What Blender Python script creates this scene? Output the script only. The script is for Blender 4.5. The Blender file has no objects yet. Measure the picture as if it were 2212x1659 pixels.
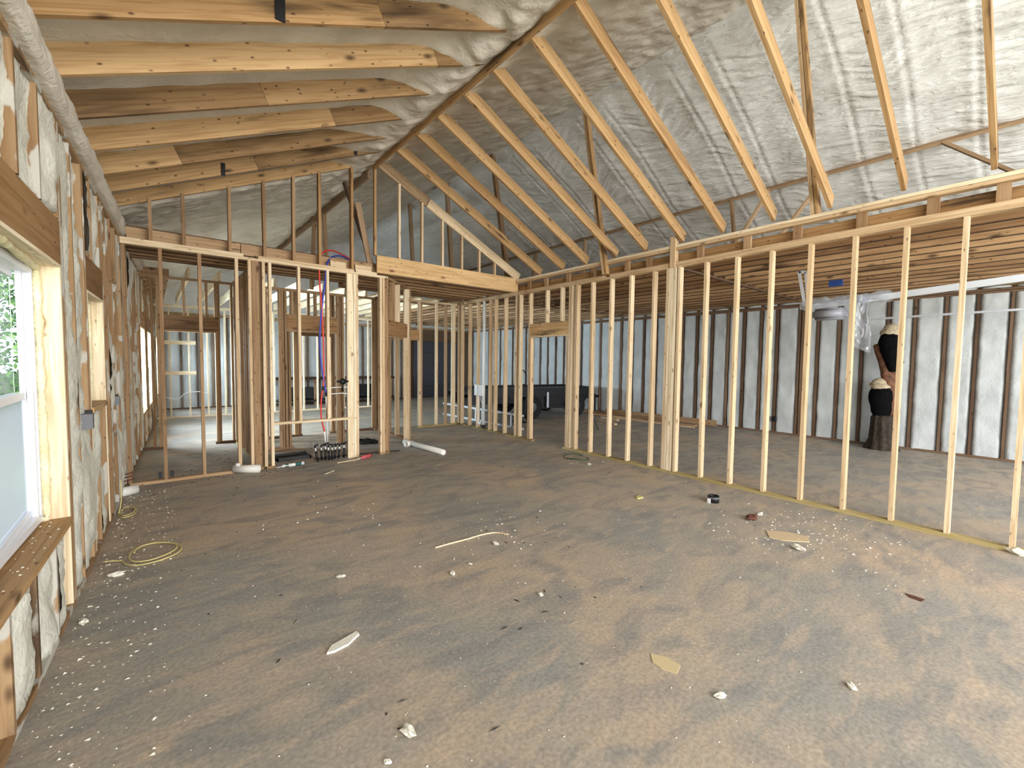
import bpy, bmesh, math, random
from mathutils import Vector, Matrix, noise
random.seed(7)
R = random.random
C = bpy.context.scene.collection
SC = bpy.context.scene
# ------------------------------------------------------------------ camera
F_PX, YAW, PITCH, ROLL, CAM_H = 945.93, .68903, .052385, .012048, 1.612
def cam_axes():
    cy, sy, cp, sp = math.cos(YAW), math.sin(YAW), math.cos(PITCH), math.sin(PITCH)
    fwd = Vector((sy*cp, cy*cp, -sp)); right = Vector((cy, -sy, 0)); up = right.cross(fwd)
    cr, sr = math.cos(ROLL), math.sin(ROLL)
    return cr*right+sr*up, -sr*right+cr*up, fwd
AR, AU, AF = cam_axes()
cd = bpy.data.cameras.new('camera'); cam = bpy.data.objects.new('camera', cd); C.objects.link(cam)
cd.sensor_width = 36; cd.sensor_fit = 'HORIZONTAL'; cd.lens = F_PX/2212*36; cd.clip_start = .02; cd.clip_end = 300
cam.matrix_world = Matrix(((AR.x, AU.x, -AF.x, 0), (AR.y, AU.y, -AF.y, 0), (AR.z, AU.z, -AF.z, CAM_H), (0, 0, 0, 1)))
SC.camera = cam
# survey helper: where the sight line through a measured image point meets a known plane
def at(px, py, axis, v):
    d = AF + AR*((px-1106)/F_PX) + AU*((829.5-py)/F_PX)
    o = Vector((0, 0, CAM_H)); return o + d*((v-o[axis])/d[axis])
def fl(px, py, z=0.): return at(px, py, 2, z)
# ------------------------------------------------------------------ world, lights, exposure
W = bpy.data.worlds.new('world'); SC.world = W; W.use_nodes = True
nt = W.node_tree; nt.nodes['Background'].inputs[0].default_value = (.80, .90, 1.0, 1); nt.nodes['Background'].inputs[1].default_value = 1.5
def area(name, loc, direction, sx, sy, power, col):
    l = bpy.data.lights.new(name, 'AREA'); l.shape = 'RECTANGLE'; l.size = sx; l.size_y = sy; l.energy = power; l.color = col
    o = bpy.data.objects.new(name, l); C.objects.link(o); o.location = loc
    o.rotation_euler = Vector(direction).to_track_quat('-Z', 'Z').to_euler(); return o
area('open_end_daylight', (1.8, -7.0, 2.6), (.16, 1, .08), 9.0, 5.0, 1420, (1, .985, .96))
area('left_rear_fill', (-3.0, -2.6, 2.0), (1, .62, .08), 4, 3, 330, (1, .985, .96))  # added light from behind left to brighten the stud faces
for wy, wp_ in ((10.46, 1100), (12.25, 1100), (15.6, 800)): area('window_daylight', (-.95, wy, 1.75), (1, 0, -.42), 1.2, 1.5, wp_, (.74, .88, 1))  # boosts the far windows; the last lamp serves the added opening
area('garage_side_daylight', (6.0, -5.5, 1.6), (.05, 1, .25), 4, 3, 240, (.95, .98, 1))
area('garage_opening_daylight', (8.9, -6.0, 1.6), (0, 1, .03), 5, 3, 150, (.9, .95, 1))
sd = bpy.data.lights.new('sun', 'SUN'); sd.energy = 0.0; sd.angle = .01
SC.view_settings.view_transform = 'Standard'; SC.view_settings.look = 'None'; SC.view_settings.gamma = 1
SC.view_settings.use_curve_mapping = False; SC.view_settings.exposure = 0.12
SC.cycles.max_bounces = 5; SC.cycles.diffuse_bounces = 3; SC.cycles.glossy_bounces = 2; SC.cycles.transmission_bounces = 2; SC.cycles.transparent_max_bounces = 8
SC.cycles.use_adaptive_sampling = True; SC.cycles.adaptive_threshold = .05
# ------------------------------------------------------------------ materials
def s2l(c): return tuple(((x/255)/12.92 if x/255 <= .04045 else ((x/255+.055)/1.055)**2.4) for x in c)+(1,)
def newmat(name):
    m = bpy.data.materials.new(name); m.use_nodes = True; n = m.node_tree; b = n.nodes['Principled BSDF']; return m, n, b
def N(n, t, **k):
    x = n.nodes.new(t)
    for a, v in k.items(): setattr(x, a, v)
    return x
def plain(name, col, rough=.6, metal=0, bump=0, bscale=60, spec=.4, var=0):
    m, n, b = newmat(name); b.inputs['Base Color'].default_value = s2l(col); b.inputs['Roughness'].default_value = rough
    b.inputs['Metallic'].default_value = metal; b.inputs['Specular IOR Level'].default_value = spec
    if bump or var:
        tc = N(n, 'ShaderNodeTexCoord'); no = N(n, 'ShaderNodeTexNoise'); no.inputs['Scale'].default_value = bscale; no.inputs['Detail'].default_value = 4
        n.links.new(tc.outputs['Object'], no.inputs['Vector'])
        if bump:
            bp = N(n, 'ShaderNodeBump'); bp.inputs['Strength'].default_value = bump; bp.inputs['Distance'].default_value = .01
            n.links.new(no.outputs['Fac'], bp.inputs['Height']); n.links.new(bp.outputs[0], b.inputs['Normal'])
        if var:
            mr = ramp(n, no.outputs['Fac'], [(.3, tuple(x*(1-var) for x in col)), (.7, col)]); n.links.new(mr, b.inputs['Base Color'])
    return m
def ramp(n, src, stops, interp='LINEAR'):
    r = N(n, 'ShaderNodeValToRGB'); r.color_ramp.interpolation = interp; e = r.color_ramp.elements
    while len(e) < len(stops): e.new(.5)
    for i, (p, c) in enumerate(stops):
        e[i].position = p; e[i].color = s2l(c) if max(c) > 2 else tuple(c)+(1,)
    n.links.new(src, r.inputs[0]); return r.outputs[0]
def mix(n, fac, a, b, mode='MIX'):
    x = N(n, 'ShaderNodeMix', data_type='RGBA', blend_type=mode)
    for sock, v in ((x.inputs[0], fac), (x.inputs[6], a), (x.inputs[7], b)):
        if hasattr(v, 'is_linked'): n.links.new(v, sock)
        elif isinstance(v, (int, float)): sock.default_value = v
        else: sock.default_value = s2l(v)
    return x.outputs[2]
def math_(n, op, a, b=None):
    x = N(n, 'ShaderNodeMath', operation=op)
    for i, v in enumerate((a, b)):
        if v is None: continue
        if hasattr(v, 'is_linked'): n.links.new(v, x.inputs[i])
        else: x.inputs[i].default_value = v
    return x.outputs[0]
def wood(name, ca, cb, dark, knots=.5, stain=0., foam=0., grain=.85, edge=0.):
    """sawn lumber: grain along local X, colour differs from board to board, knots, optional dark stain"""
    m, n, b = newmat(name)
    tc = N(n, 'ShaderNodeTexCoord'); oi = N(n, 'ShaderNodeObjectInfo')
    off = N(n, 'ShaderNodeVectorMath', operation='SCALE'); off.inputs[0].default_value = (37, 11, 23); n.links.new(oi.outputs['Random'], off.inputs['Scale'])
    add = N(n, 'ShaderNodeVectorMath', operation='ADD'); n.links.new(tc.outputs['Object'], add.inputs[0]); n.links.new(off.outputs[0], add.inputs[1])
    def noi(sc, scale, det=3, dist=0):
        mp = N(n, 'ShaderNodeMapping'); mp.inputs['Scale'].default_value = sc; n.links.new(add.outputs[0], mp.inputs[0])
        x = N(n, 'ShaderNodeTexNoise'); x.inputs['Scale'].default_value = scale; x.inputs['Detail'].default_value = det; x.inputs['Distortion'].default_value = dist
        n.links.new(mp.outputs[0], x.inputs['Vector']); return x.outputs['Fac']
    g1 = noi((1.2, 30, 30), 1.6, 4, .6); g2 = noi((.7, 5, 5), 1.0, 2)
    base = mix(n, oi.outputs['Random'], ca, cb)
    k1 = ramp(n, g2, [(.32, (.90, .87, .83)), (.68, (1.06, 1.05, 1.04))]); col = mix(n, 1.0, base, k1, 'MULTIPLY')
    k2 = ramp(n, g1, [(.36, (1-.26*grain, 1-.34*grain, 1-.44*grain)), (.56, (1.02, 1.02, 1.02))]); col = mix(n, 1.0, col, k2, 'MULTIPLY')
    if knots:
        mp = N(n, 'ShaderNodeMapping'); mp.inputs['Scale'].default_value = (1.5, 3.6, 3.6); n.links.new(add.outputs[0], mp.inputs[0])
        vo = N(n, 'ShaderNodeTexVoronoi'); vo.inputs['Scale'].default_value = 1.7; n.links.new(mp.outputs[0], vo.inputs['Vector'])
        kf = ramp(n, vo.outputs['Distance'], [(.05, (1, 1, 1)), (.06+.14*knots, (0, 0, 0))]); col = mix(n, math_(n, 'MULTIPLY', kf, .85), col, dark)
        mp2 = N(n, 'ShaderNodeMapping'); mp2.inputs['Scale'].default_value = (1, 2.2, 2.2); n.links.new(add.outputs[0], mp2.inputs[0])
        v2 = N(n, 'ShaderNodeTexVoronoi'); v2.inputs['Scale'].default_value = 7.5; n.links.new(mp2.outputs[0], v2.inputs['Vector'])
        kf2 = ramp(n, v2.outputs['Distance'], [(.06, (1, 1, 1)), (.16, (0, 0, 0))]); col = mix(n, math_(n, 'MULTIPLY', kf2, .75*knots+.2), col, dark)
    if stain:
        s = noi((.9, 7, 7), 1.3, 5, .3); sf = ramp(n, s, [(.60-.12*stain, (0, 0, 0)), (.70, (1, 1, 1))])
        gate = ramp(n, noi((.5, .5, .5), 1.1, 1), [(.5, (0, 0, 0)), (.6, (1, 1, 1))])
        col = mix(n, math_(n, 'MULTIPLY', math_(n, 'MULTIPLY', sf, gate), .85), col, (52, 36, 24))
    if foam:
        f = noi((1, 1.6, 1.6), 2.2, 5, .4); ff = ramp(n, f, [(.57-.1*foam, (0, 0, 0)), (.60-.1*foam, (1, 1, 1))]); col = mix(n, ff, col, (186, 180, 168))
    if edge: # shade lines between joists, painted along the board edges
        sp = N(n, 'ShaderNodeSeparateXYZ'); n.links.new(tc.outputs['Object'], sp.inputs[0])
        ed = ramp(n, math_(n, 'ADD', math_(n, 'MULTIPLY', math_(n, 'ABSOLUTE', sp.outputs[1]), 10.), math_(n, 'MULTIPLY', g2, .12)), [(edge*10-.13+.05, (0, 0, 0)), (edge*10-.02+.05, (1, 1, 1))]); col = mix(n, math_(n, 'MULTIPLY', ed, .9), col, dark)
    n.links.new(col, b.inputs['Base Color']); b.inputs['Roughness'].default_value = .72; b.inputs['Specular IOR Level'].default_value = .25
    bp = N(n, 'ShaderNodeBump'); bp.inputs['Strength'].default_value = .25; bp.inputs['Distance'].default_value = .004
    n.links.new(g1, bp.inputs['Height']); n.links.new(bp.outputs[0], b.inputs['Normal'])
    return m
M_STUD = wood('pine_stud', (230, 210, 178), (204, 176, 140), (92, 60, 36), .65)
M_PALE = wood('pale_stud', (244, 230, 202), (230, 210, 176), (120, 84, 52), .55)
M_BROWN = wood('aged_stud', (178, 148, 114), (140, 110, 80), (62, 42, 28), .8, .4)
M_RAFT = wood('rafter_wood', (196, 162, 118), (168, 132, 90), (70, 46, 28), .9, .6)
M_RAFTL = wood('weathered_rafter', (182, 148, 106), (140, 110, 76), (54, 38, 26), 1.0, 1.6)
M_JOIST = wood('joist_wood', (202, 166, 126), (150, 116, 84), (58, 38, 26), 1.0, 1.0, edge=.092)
M_SIDE = wood('foamed_stud', (178, 148, 112), (144, 114, 82), (66, 44, 28), .6, .3, .1)
M_GREY = wood('weathered_grey_wood', (176, 150, 120), (140, 112, 84), (70, 50, 36), .5, .5)
M_HEAD = wood('header_wood', (168, 132, 92), (138, 104, 70), (58, 36, 22), 1.0, .4)
M_DARK = wood('dark_stud', (128, 104, 84), (92, 70, 54), (40, 28, 20), .4, .3)
M_TREAT = wood('treated_plate', (176, 160, 112), (150, 134, 92), (80, 60, 40), .3, .2)
M_BEAM = wood('beam_wood', (218, 184, 136), (206, 168, 120), (78, 36, 24), .9, .2)
def foam_mat(name, ca, cb, sc=9., strength=.55, dist=.02, st=(1, 1, 1)):
    m, n, b = newmat(name); tc = N(n, 'ShaderNodeTexCoord'); mp = N(n, 'ShaderNodeMapping'); mp.inputs['Scale'].default_value = st; n.links.new(tc.outputs['Object'], mp.inputs[0])
    a = N(n, 'ShaderNodeTexNoise'); a.inputs['Scale'].default_value = sc*.35; a.inputs['Detail'].default_value = 4
    v = N(n, 'ShaderNodeTexNoise'); v.inputs['Scale'].default_value = sc*2.2; v.inputs['Detail'].default_value = 4; v.inputs['Distortion'].default_value = 1.2
    w = N(n, 'ShaderNodeTexVoronoi'); w.inputs['Scale'].default_value = sc*3.4
    for x in (a, v, w): n.links.new(mp.outputs[0], x.inputs['Vector'])
    n.links.new(ramp(n, a.outputs['Fac'], [(.35, ca), (.65, cb)]), b.inputs['Base Color'])
    h = math_(n, 'ADD', v.outputs['Fac'], math_(n, 'MULTIPLY', w.outputs['Distance'], .22))
    bp = N(n, 'ShaderNodeBump'); bp.inputs['Strength'].default_value = strength; bp.inputs['Distance'].default_value = dist
    n.links.new(h, bp.inputs['Height']); n.links.new(bp.outputs[0], b.inputs['Normal'])
    b.inputs['Roughness'].default_value = .7; b.inputs['Specular IOR Level'].default_value = .3
    return m
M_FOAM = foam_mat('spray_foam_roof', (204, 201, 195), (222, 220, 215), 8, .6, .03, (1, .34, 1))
M_FOAML = foam_mat('spray_foam_shaded_slope', (200, 190, 174), (218, 209, 194), 8, .35, .025)  # beige copy of the roof foam with the left slope's shade coloured in
M_FOAMW = foam_mat('spray_foam_wall', (200, 196, 180), (218, 214, 200), 9, .4, .025)
M_FOAMG = foam_mat('spray_foam_garage', (184, 187, 186), (200, 203, 202), 7, .3, .025)
M_BEAD = foam_mat('foam_bead', (232, 218, 170), (242, 234, 200), 20, .6, .02)
def floor_mat():
    m, n, b = newmat('concrete_slab'); tc = N(n, 'ShaderNodeTexCoord')
    def noi(sc, det, dist=0, mp=(1, 1, 1), rot=0):
        mpn = N(n, 'ShaderNodeMapping'); mpn.inputs['Scale'].default_value = mp; mpn.inputs['Rotation'].default_value = (0, 0, rot); n.links.new(tc.outputs['Object'], mpn.inputs[0])
        x = N(n, 'ShaderNodeTexNoise'); x.inputs['Scale'].default_value = sc; x.inputs['Detail'].default_value = det; x.inputs['Distortion'].default_value = dist
        n.links.new(mpn.outputs[0], x.inputs['Vector']); return x.outputs['Fac']
    big = noi(.75, 5, .7); mid = noi(1.5, 6, 1.4, (1, 2.2, 1), .9); fine = noi(48, 5); sw = noi(3.0, 6, 1.0, (1, 3.2, 1), -.5)
    col = ramp(n, big, [(.36, (148, 144, 136)), (.50, (164, 153, 138)), (.64, (180, 160, 138))])
    col = mix(n, ramp(n, mid, [(.46, (0, 0, 0)), (.66, (.75, .75, .75))]), col, (132, 129, 124))
    col = mix(n, ramp(n, sw, [(.50, (0, 0, 0)), (.72, (.6, .6, .6))]), col, (190, 168, 144))
    col = mix(n, 1.0, col, ramp(n, fine, [(.3, (.80, .80, .80)), (.7, (1.14, 1.14, 1.14))]), 'MULTIPLY')
    # the garage slab is darkened: its shade is put into the colour
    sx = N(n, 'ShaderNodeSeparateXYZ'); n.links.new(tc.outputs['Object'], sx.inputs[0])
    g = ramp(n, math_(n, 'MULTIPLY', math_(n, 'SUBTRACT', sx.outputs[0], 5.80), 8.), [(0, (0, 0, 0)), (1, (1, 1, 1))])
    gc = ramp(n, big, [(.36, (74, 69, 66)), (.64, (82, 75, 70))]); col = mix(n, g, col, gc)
    n.links.new(col, b.inputs['Base Color'])
    n.links.new(ramp(n, mid, [(.3, (.50, .50, .50)), (.7, (.72, .72, .72))]), b.inputs['Roughness']); b.inputs['Specular IOR Level'].default_value = .35
    bp = N(n, 'ShaderNodeBump'); bp.inputs['Strength'].default_value = .25; bp.inputs['Distance'].default_value = .006
    n.links.new(math_(n, 'ADD', fine, mid), bp.inputs['Height']); n.links.new(bp.outputs[0], b.inputs['Normal']); return m
M_FLOOR = floor_mat()
M_WHITE = plain('white_plastic', (232, 232, 228), .35); M_PVC = plain('pvc', (226, 222, 212), .4, bump=.05)
M_VINYL = plain('vinyl_frame', (232, 232, 236), .35); M_BLACK = plain('black_plastic', (22, 22, 24), .5)
M_RED = plain('red_pex', (214, 60, 48), .35); M_BLUE = plain('blue_pex', (56, 66, 176), .35)
M_GALV = plain('galvanised_steel', (206, 210, 216), .42, .6); M_STEEL = plain('bright_steel', (226, 230, 236), .4, .45); M_BOXG = plain('grey_box', (112, 112, 116), .6)
M_YEL = plain('yellow_cable', (206, 190, 126), .5); M_GREEN = plain('green_hose', (36, 76, 52), .4)
M_TRAIL = plain('black_paint', (20, 20, 23), .45); M_TYRE = plain('tyre_rubber', (26, 26, 27), .8); M_RIM = plain('wheel_rim', (120, 122, 126), .4, .7)
M_DOORG = plain('dark_door_panel', (74, 74, 80), .5, var=.1, bscale=2); M_RUST = plain('rusty_bar', (88, 50, 36), .8, bump=.3)
M_CARD = plain('cardboard', (196, 172, 138), .8); M_CRUMB = plain('foam_crumb', (226, 220, 204), .8, bump=.4, bscale=120)
M_PIT = plain('dark_pit', (34, 30, 27), .8, bump=.3); M_BLUEBOX = plain('blue_box', (44, 74, 140), .5)
M_TAPE = plain('white_tape', (220, 220, 218), .5); M_CAULK = plain('caulk_red', (186, 82, 84), .5); M_TEAL = plain('teal_print', (40, 92, 84), .5)
M_STATB = plain('charred_black_feathers', (20, 19, 20), .9, spec=.05, bump=.9, bscale=26, var=.5); M_STATW = plain('pale_carved_head', (196, 178, 146), .7, bump=.5, bscale=30, var=.25)
M_STATT = plain('reddish_log', (124, 80, 54), .75, bump=.7, bscale=14, var=.4); M_STUMP = plain('dark_bark', (70, 58, 46), .85, bump=1, bscale=16, var=.5)
M_BEAK = plain('carved_beak', (150, 118, 62), .6); M_STRAP = plain('black_strap', (14, 14, 16), .6); M_GRASS = plain('grass', (96, 120, 62), .9, bump=.5, bscale=20, var=.3)
M_BARK = plain('bark', (92, 78, 64), .9, bump=.8, bscale=20); M_LEAF = plain('leaf', (110, 160, 92), .6, var=.3, bscale=3)
M_BRACKET = plain('tie_plate', (172, 172, 168), .4, .8); M_RAG = plain('black_rag', (20, 20, 21), .85, bump=.6, bscale=40)
def glass_mat(name, tint, haze):
    m = bpy.data.materials.new(name); m.use_nodes = True; n = m.node_tree; n.nodes.clear()
    o = N(n, 'ShaderNodeOutputMaterial'); t = N(n, 'ShaderNodeBsdfTransparent'); t.inputs[0].default_value = tint
    g = N(n, 'ShaderNodeBsdfGlossy'); g.inputs['Roughness'].default_value = .05; g.inputs[0].default_value = (.9, .9, .9, 1)
    mx = N(n, 'ShaderNodeMixShader'); mx.inputs[0].default_value = .07
    n.links.new(t.outputs[0], mx.inputs[1]); n.links.new(g.outputs[0], mx.inputs[2]); out = mx.outputs[0]
    if haze:
        d = N(n, 'ShaderNodeBsdfDiffuse'); d.inputs[0].default_value = (.8, .82, .86, 1); tr = N(n, 'ShaderNodeBsdfTranslucent'); tr.inputs[0].default_value = (.8, .84, .9, 1)
        a = N(n, 'ShaderNodeMixShader'); a.inputs[0].default_value = .6; n.links.new(d.outputs[0], a.inputs[1]); n.links.new(tr.outputs[0], a.inputs[2])
        m2 = N(n, 'ShaderNodeMixShader'); m2.inputs[0].default_value = haze; n.links.new(out, m2.inputs[1]); n.links.new(a.outputs[0], m2.inputs[2]); out = m2.outputs[0]
    n.links.new(out, o.inputs[0]); return m
M_GLASS = glass_mat('window_glass', (.95, .98, .98, 1), 0); M_SCREEN = glass_mat('hazy_screen', (.9, .92, .95, 1), .55)
M_SHEET = glass_mat('clear_plastic_sheet', (.9, .9, .92, 1), .42)
# ------------------------------------------------------------------ object helpers
def tag(o, label=None, cat=None, group=None, kind=None):
    if label: o['label'] = label
    if cat: o['category'] = cat
    if group: o['group'] = group
    if kind: o['kind'] = kind
    return o
def empty(name, loc=(0, 0, 0), **k):
    o = bpy.data.objects.new(name, None); C.objects.link(o); o.location = loc; o.empty_display_size = .1; return tag(o, **k)
def link(name, me, mat, parent=None, mw=None):
    if mat and not me.materials: me.materials.append(mat)
    o = bpy.data.objects.new(name, me); C.objects.link(o)
    if mw is None: mw = Matrix.Identity(4)
    if parent:
        o.parent = parent
        pw = parent.matrix_basis if not parent.parent else parent.parent.matrix_basis @ parent.matrix_parent_inverse @ parent.matrix_basis
        o.matrix_parent_inverse = pw.inverted()
    o.matrix_basis = mw
    return o
CACHE = {}
BOXF = [(0, 1, 3, 2), (4, 6, 7, 5), (0, 4, 5, 1), (2, 3, 7, 6), (0, 2, 6, 4), (1, 5, 7, 3)]
def box_mesh(x, y, z, mat):
    k = (round(x, 3), round(y, 3), round(z, 3), mat.name)
    if k not in CACHE:
        v = [(sx*x/2, sy*y/2, sz*z/2) for sx in (-1, 1) for sy in (-1, 1) for sz in (-1, 1)]
        me = bpy.data.meshes.new('board'); me.from_pydata(v, [], BOXF); me.materials.append(mat); CACHE[k] = me
    return CACHE[k]
def board(parent, name, a, b, w, t, wdir, mat):
    """sawn board from a to b (axis of its length), w wide along wdir, t thick"""
    a, b = Vector(a), Vector(b); x = b-a; L = x.length; x.normalize()
    z = x.cross(Vector(wdir)).normalized(); y = z.cross(x); c = (a+b)/2
    m = Matrix(((x.x, y.x, z.x, c.x), (x.y, y.y, z.y, c.y), (x.z, y.z, z.z, c.z), (0, 0, 0, 1)))
    return link(name, box_mesh(L, w, t, mat), mat, parent, m)
def blk(parent, name, lo, hi, mat):
    lo, hi = Vector(lo), Vector(hi); d = hi-lo; c = (lo+hi)/2
    i = max(range(3), key=lambda k: d[k])
    e = [Vector((1, 0, 0)), Vector((0, 1, 0)), Vector((0, 0, 1))]; x = e[i]; y = e[(i+1) % 3]; z = e[(i+2) % 3]
    m = Matrix(((x.x, y.x, z.x, c.x), (x.y, y.y, z.y, c.y), (x.z, y.z, z.z, c.z), (0, 0, 0, 1)))
    return link(name, box_mesh(d[i], d[(i+1) % 3], d[(i+2) % 3], mat), mat, parent, m)
class MB:
    def __init__(s): s.b = bmesh.new()
    def box(s, lo, hi, m=None):
        v = [s.b.verts.new((m @ Vector(p)) if m else p) for p in [(x, y, z) for x in (lo[0], hi[0]) for y in (lo[1], hi[1]) for z in (lo[2], hi[2])]]
        for f in BOXF: s.b.faces.new([v[i] for i in f])
        return s
    def tube(s, pts, r, seg=10, cap=True, closed=False):
        pts = [Vector(p) for p in pts]; n = len(pts); rings = []; up = None
        for i, p in enumerate(pts):
            if closed: t = pts[(i+1) % n]-pts[i-1]
            else: t = pts[min(i+1, n-1)]-pts[max(i-1, 0)]
            t.normalize()
            if up is None: up = t.orthogonal().normalized()
            up = (up - t*up.dot(t)).normalized(); w = t.cross(up); rr = r[i] if isinstance(r, (list, tuple)) else r
            rings.append([s.b.verts.new(p+(up*math.cos(2*math.pi*k/seg)+w*math.sin(2*math.pi*k/seg))*rr) for k in range(seg)])
        for i in range(n if closed else n-1):
            A, B = rings[i], rings[(i+1) % n]
            for k in range(seg): s.b.faces.new((A[k], A[(k+1) % seg], B[(k+1) % seg], B[k]))
        if cap and not closed: s.b.faces.new(rings[0][::-1]); s.b.faces.new(rings[-1])
        return s
    def pipe(s, a, b, r, ri, seg=20):
        """open-ended pipe with wall thickness"""
        a, b = Vector(a), Vector(b); t = (b-a).normalized(); u = t.orthogonal().normalized(); w = t.cross(u); R4 = []
        for p, rr in ((a, r), (b, r), (b, ri), (a, ri)): R4.append([s.b.verts.new(p+(u*math.cos(2*math.pi*k/seg)+w*math.sin(2*math.pi*k/seg))*rr) for k in range(seg)])
        for i in range(4):
            A, B = R4[i], R4[(i+1) % 4]
            for k in range(seg): s.b.faces.new((A[k], A[(k+1) % seg], B[(k+1) % seg], B[k]))
        return s
    def blob(s, c, r, amp=.1, fr=3., sub=2, m=None):
        res = bmesh.ops.create_icosphere(s.b, subdivisions=sub, radius=1.)
        c = Vector(c)
        for v in res['verts']:
            k = 1+amp*noise.noise(v.co*fr+c*7)
            p = Vector((v.co.x*r[0]*k, v.co.y*r[1]*k, v.co.z*r[2]*k)); v.co = (m @ p if m else p)+c
        return s
    def done(s, name, mat, parent=None, smooth=False):
        bmesh.ops.recalc_face_normals(s.b, faces=s.b.faces)
        me = bpy.data.meshes.new(name); s.b.to_mesh(me); s.b.free()
        if smooth: me.polygons.foreach_set('use_smooth', [True]*len(me.polygons))
        return link(name, me, mat, parent)
def curve(pts, n=8, closed=False):
    """Catmull-Rom through pts"""
    P = [Vector(p) for p in pts]; out = []; m = len(P)
    for i in range(m if closed else m-1):
        a, b, c, d = (P[(i-1) % m], P[i], P[(i+1) % m], P[(i+2) % m]) if closed else (P[max(i-1, 0)], P[i], P[i+1], P[min(i+2, m-1)])
        for k in range(n):
            t = k/n; out.append(.5*((2*b)+(c-a)*t+(2*a-5*b+4*c-d)*t*t+(3*b-a-3*c+d)*t**3))
    if not closed: out.append(P[-1])
    return out
def sheet(name, parent, mat, nu, nv, fn, smooth=True, back=None):
    vs = [fn(i/nu, j/nv) for i in range(nu+1) for j in range(nv+1)]
    fs = [(i*(nv+1)+j, i*(nv+1)+j+1, (i+1)*(nv+1)+j+1, (i+1)*(nv+1)+j) for i in range(nu) for j in range(nv)]
    me = bpy.data.meshes.new(name); me.from_pydata(vs, [], fs)
    if smooth: me.polygons.foreach_set('use_smooth', [True]*len(fs))
    return link(name, me, mat, parent)
def fbm(x, y, z=0., o=3): return noise.fractal(Vector((x, y, z)), 1., 2., o)
Z_ST, Z_TP = .038, 2.975     # stud foot, underside of the top plates
def stud(parent, x, y, along, mat, z0=Z_ST, z1=Z_TP, deep=.089, name='stud'):
    """stud centred on x,y; 'along' is the direction its wall runs ('x' or 'y')"""
    j = (R()-.5)*.006
    if along == 'y': return board(parent, name, (x, y+j, z0), (x, y-j, z1), deep, .038, (1, 0, 0), mat)
    return board(parent, name, (x+j, y, z0), (x-j, y, z1), deep, .038, (0, 1, 0), mat)
# ------------------------------------------------------------------ floor and ground
fo = link('floor', box_mesh(12.4, 19.6, .12, M_FLOOR), M_FLOOR, None, Matrix.Translation((5.35, 8.2, -.06)))
tag(fo, 'bare stained concrete slab strewn with foam crumbs', 'floor', kind='structure')
g = link('ground', box_mesh(120, 120, .1, M_GRASS), M_GRASS, None, Matrix.Translation((5, 5, -.25))); tag(g, 'rough grass ground outside the building', 'ground', kind='structure')
# ------------------------------------------------------------------ roof: foam slopes, rafters, ridge
SL, SR = .443, -.491
def zl(x): return 3.376+SL*(x+.323)          # underside of the left slope
RIDX = 5.8; RIDZ = zl(RIDX)-.06; SG = -.51
ceil = empty('ceiling', label='vaulted roof of bare rafters with sprayed foam between them', cat='ceiling', kind='structure')
def sm(a, b, x): t = min(1, max(0, (x-a)/(b-a))); return t*t*(3-2*t)
def left_foam(u, v):
    x = -.72+u*(RIDX+.72); y = -1.6+v*18.6
    off = .20*(1-sm(1.9+.5*fbm(y*.9, 3, 0), 2.75, x))
    if y > 7.15: off *= 1-sm(7.15, 7.35, y)
    if x > 2.9: off = -.03+.05*fbm(x*1.3, y*1.3, 1)+.016*noise.noise(Vector((x*4, y*9, 4)))+.010*noise.noise(Vector((x*12, y*16, 4)))
    lump = .065*max(0, 1-abs(x-2.62)/.42)*max(0, fbm(x*3, y*3.3, 5)+.45)
    z = zl(x)+off-lump+.010*fbm(x*4, y*4, 2)-.0
    if y > 7.3: z += .035*fbm(x*1.5, y*2.6, 8)+.022*noise.noise(Vector((x*9, y*9, 2)))
    return (x, y, z)
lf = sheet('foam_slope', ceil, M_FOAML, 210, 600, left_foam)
lf['label'] = 'smooth foam on the left slope, tinted beige for its shade'
def right_foam(u, v):
    s = u; x = RIDX-.02+s*5.75; y = -1.6+v*18.6
    z = RIDZ+SG*(x-RIDX)
    wob = .25*noise.noise(Vector((x*1.1, y*1.7, 0)))
    rip = .016*noise.noise(Vector(((x+wob)*13, y*2.1, 3)))+.009*noise.noise(Vector(((x+wob)*24, y*4.5, 9)))
    ph = ((y-.37+.02*math.sin(x*2)) % .6096)/.6096; gro = .018*math.exp(-((ph-.5)/.05)**2)-.016*math.exp(-((ph-.5)/.16)**2)
    return (x, y, z+rip-.035*fbm(x*.8, y*1.1, 6)+gro*sm(0, .5, s*5.75)+.02)
sheet('foam_slope', ceil, M_FOAM, 420, 700, right_foam)
# deck above the foam so that no daylight leaks through
for (x0, z0, x1, z1) in ((-1.3, zl(-1.3)+.32, RIDX, zl(RIDX)+.32), (RIDX, RIDZ+.38, 12.1, RIDZ+.38+SG*(12.1-RIDX))):
    board(ceil, 'roof_deck', ((x0+x1)/2, -1.7, (z0+z1)/2), ((x0+x1)/2, 17.2, (z0+z1)/2), math.hypot(x1-x0, z1-z0), .03, (x1-x0, 0, z1-z0), M_BROWN)
def sloped(parent, name, x0, x1, z0, z1, y, depth, mat, t=.038):
    """board on edge whose underside runs from (x0,z0) to (x1,z1) at depth position y"""
    d = Vector((x1-x0, 0, z1-z0)).normalized(); n = Vector((-d.z, 0, d.x));  n = n if n.z > 0 else -n
    a = Vector((x0, y, z0))+n*depth/2; b = Vector((x1, y, z1))+n*depth/2
    return board(parent, name, a, b, depth, t, n, mat)
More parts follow.
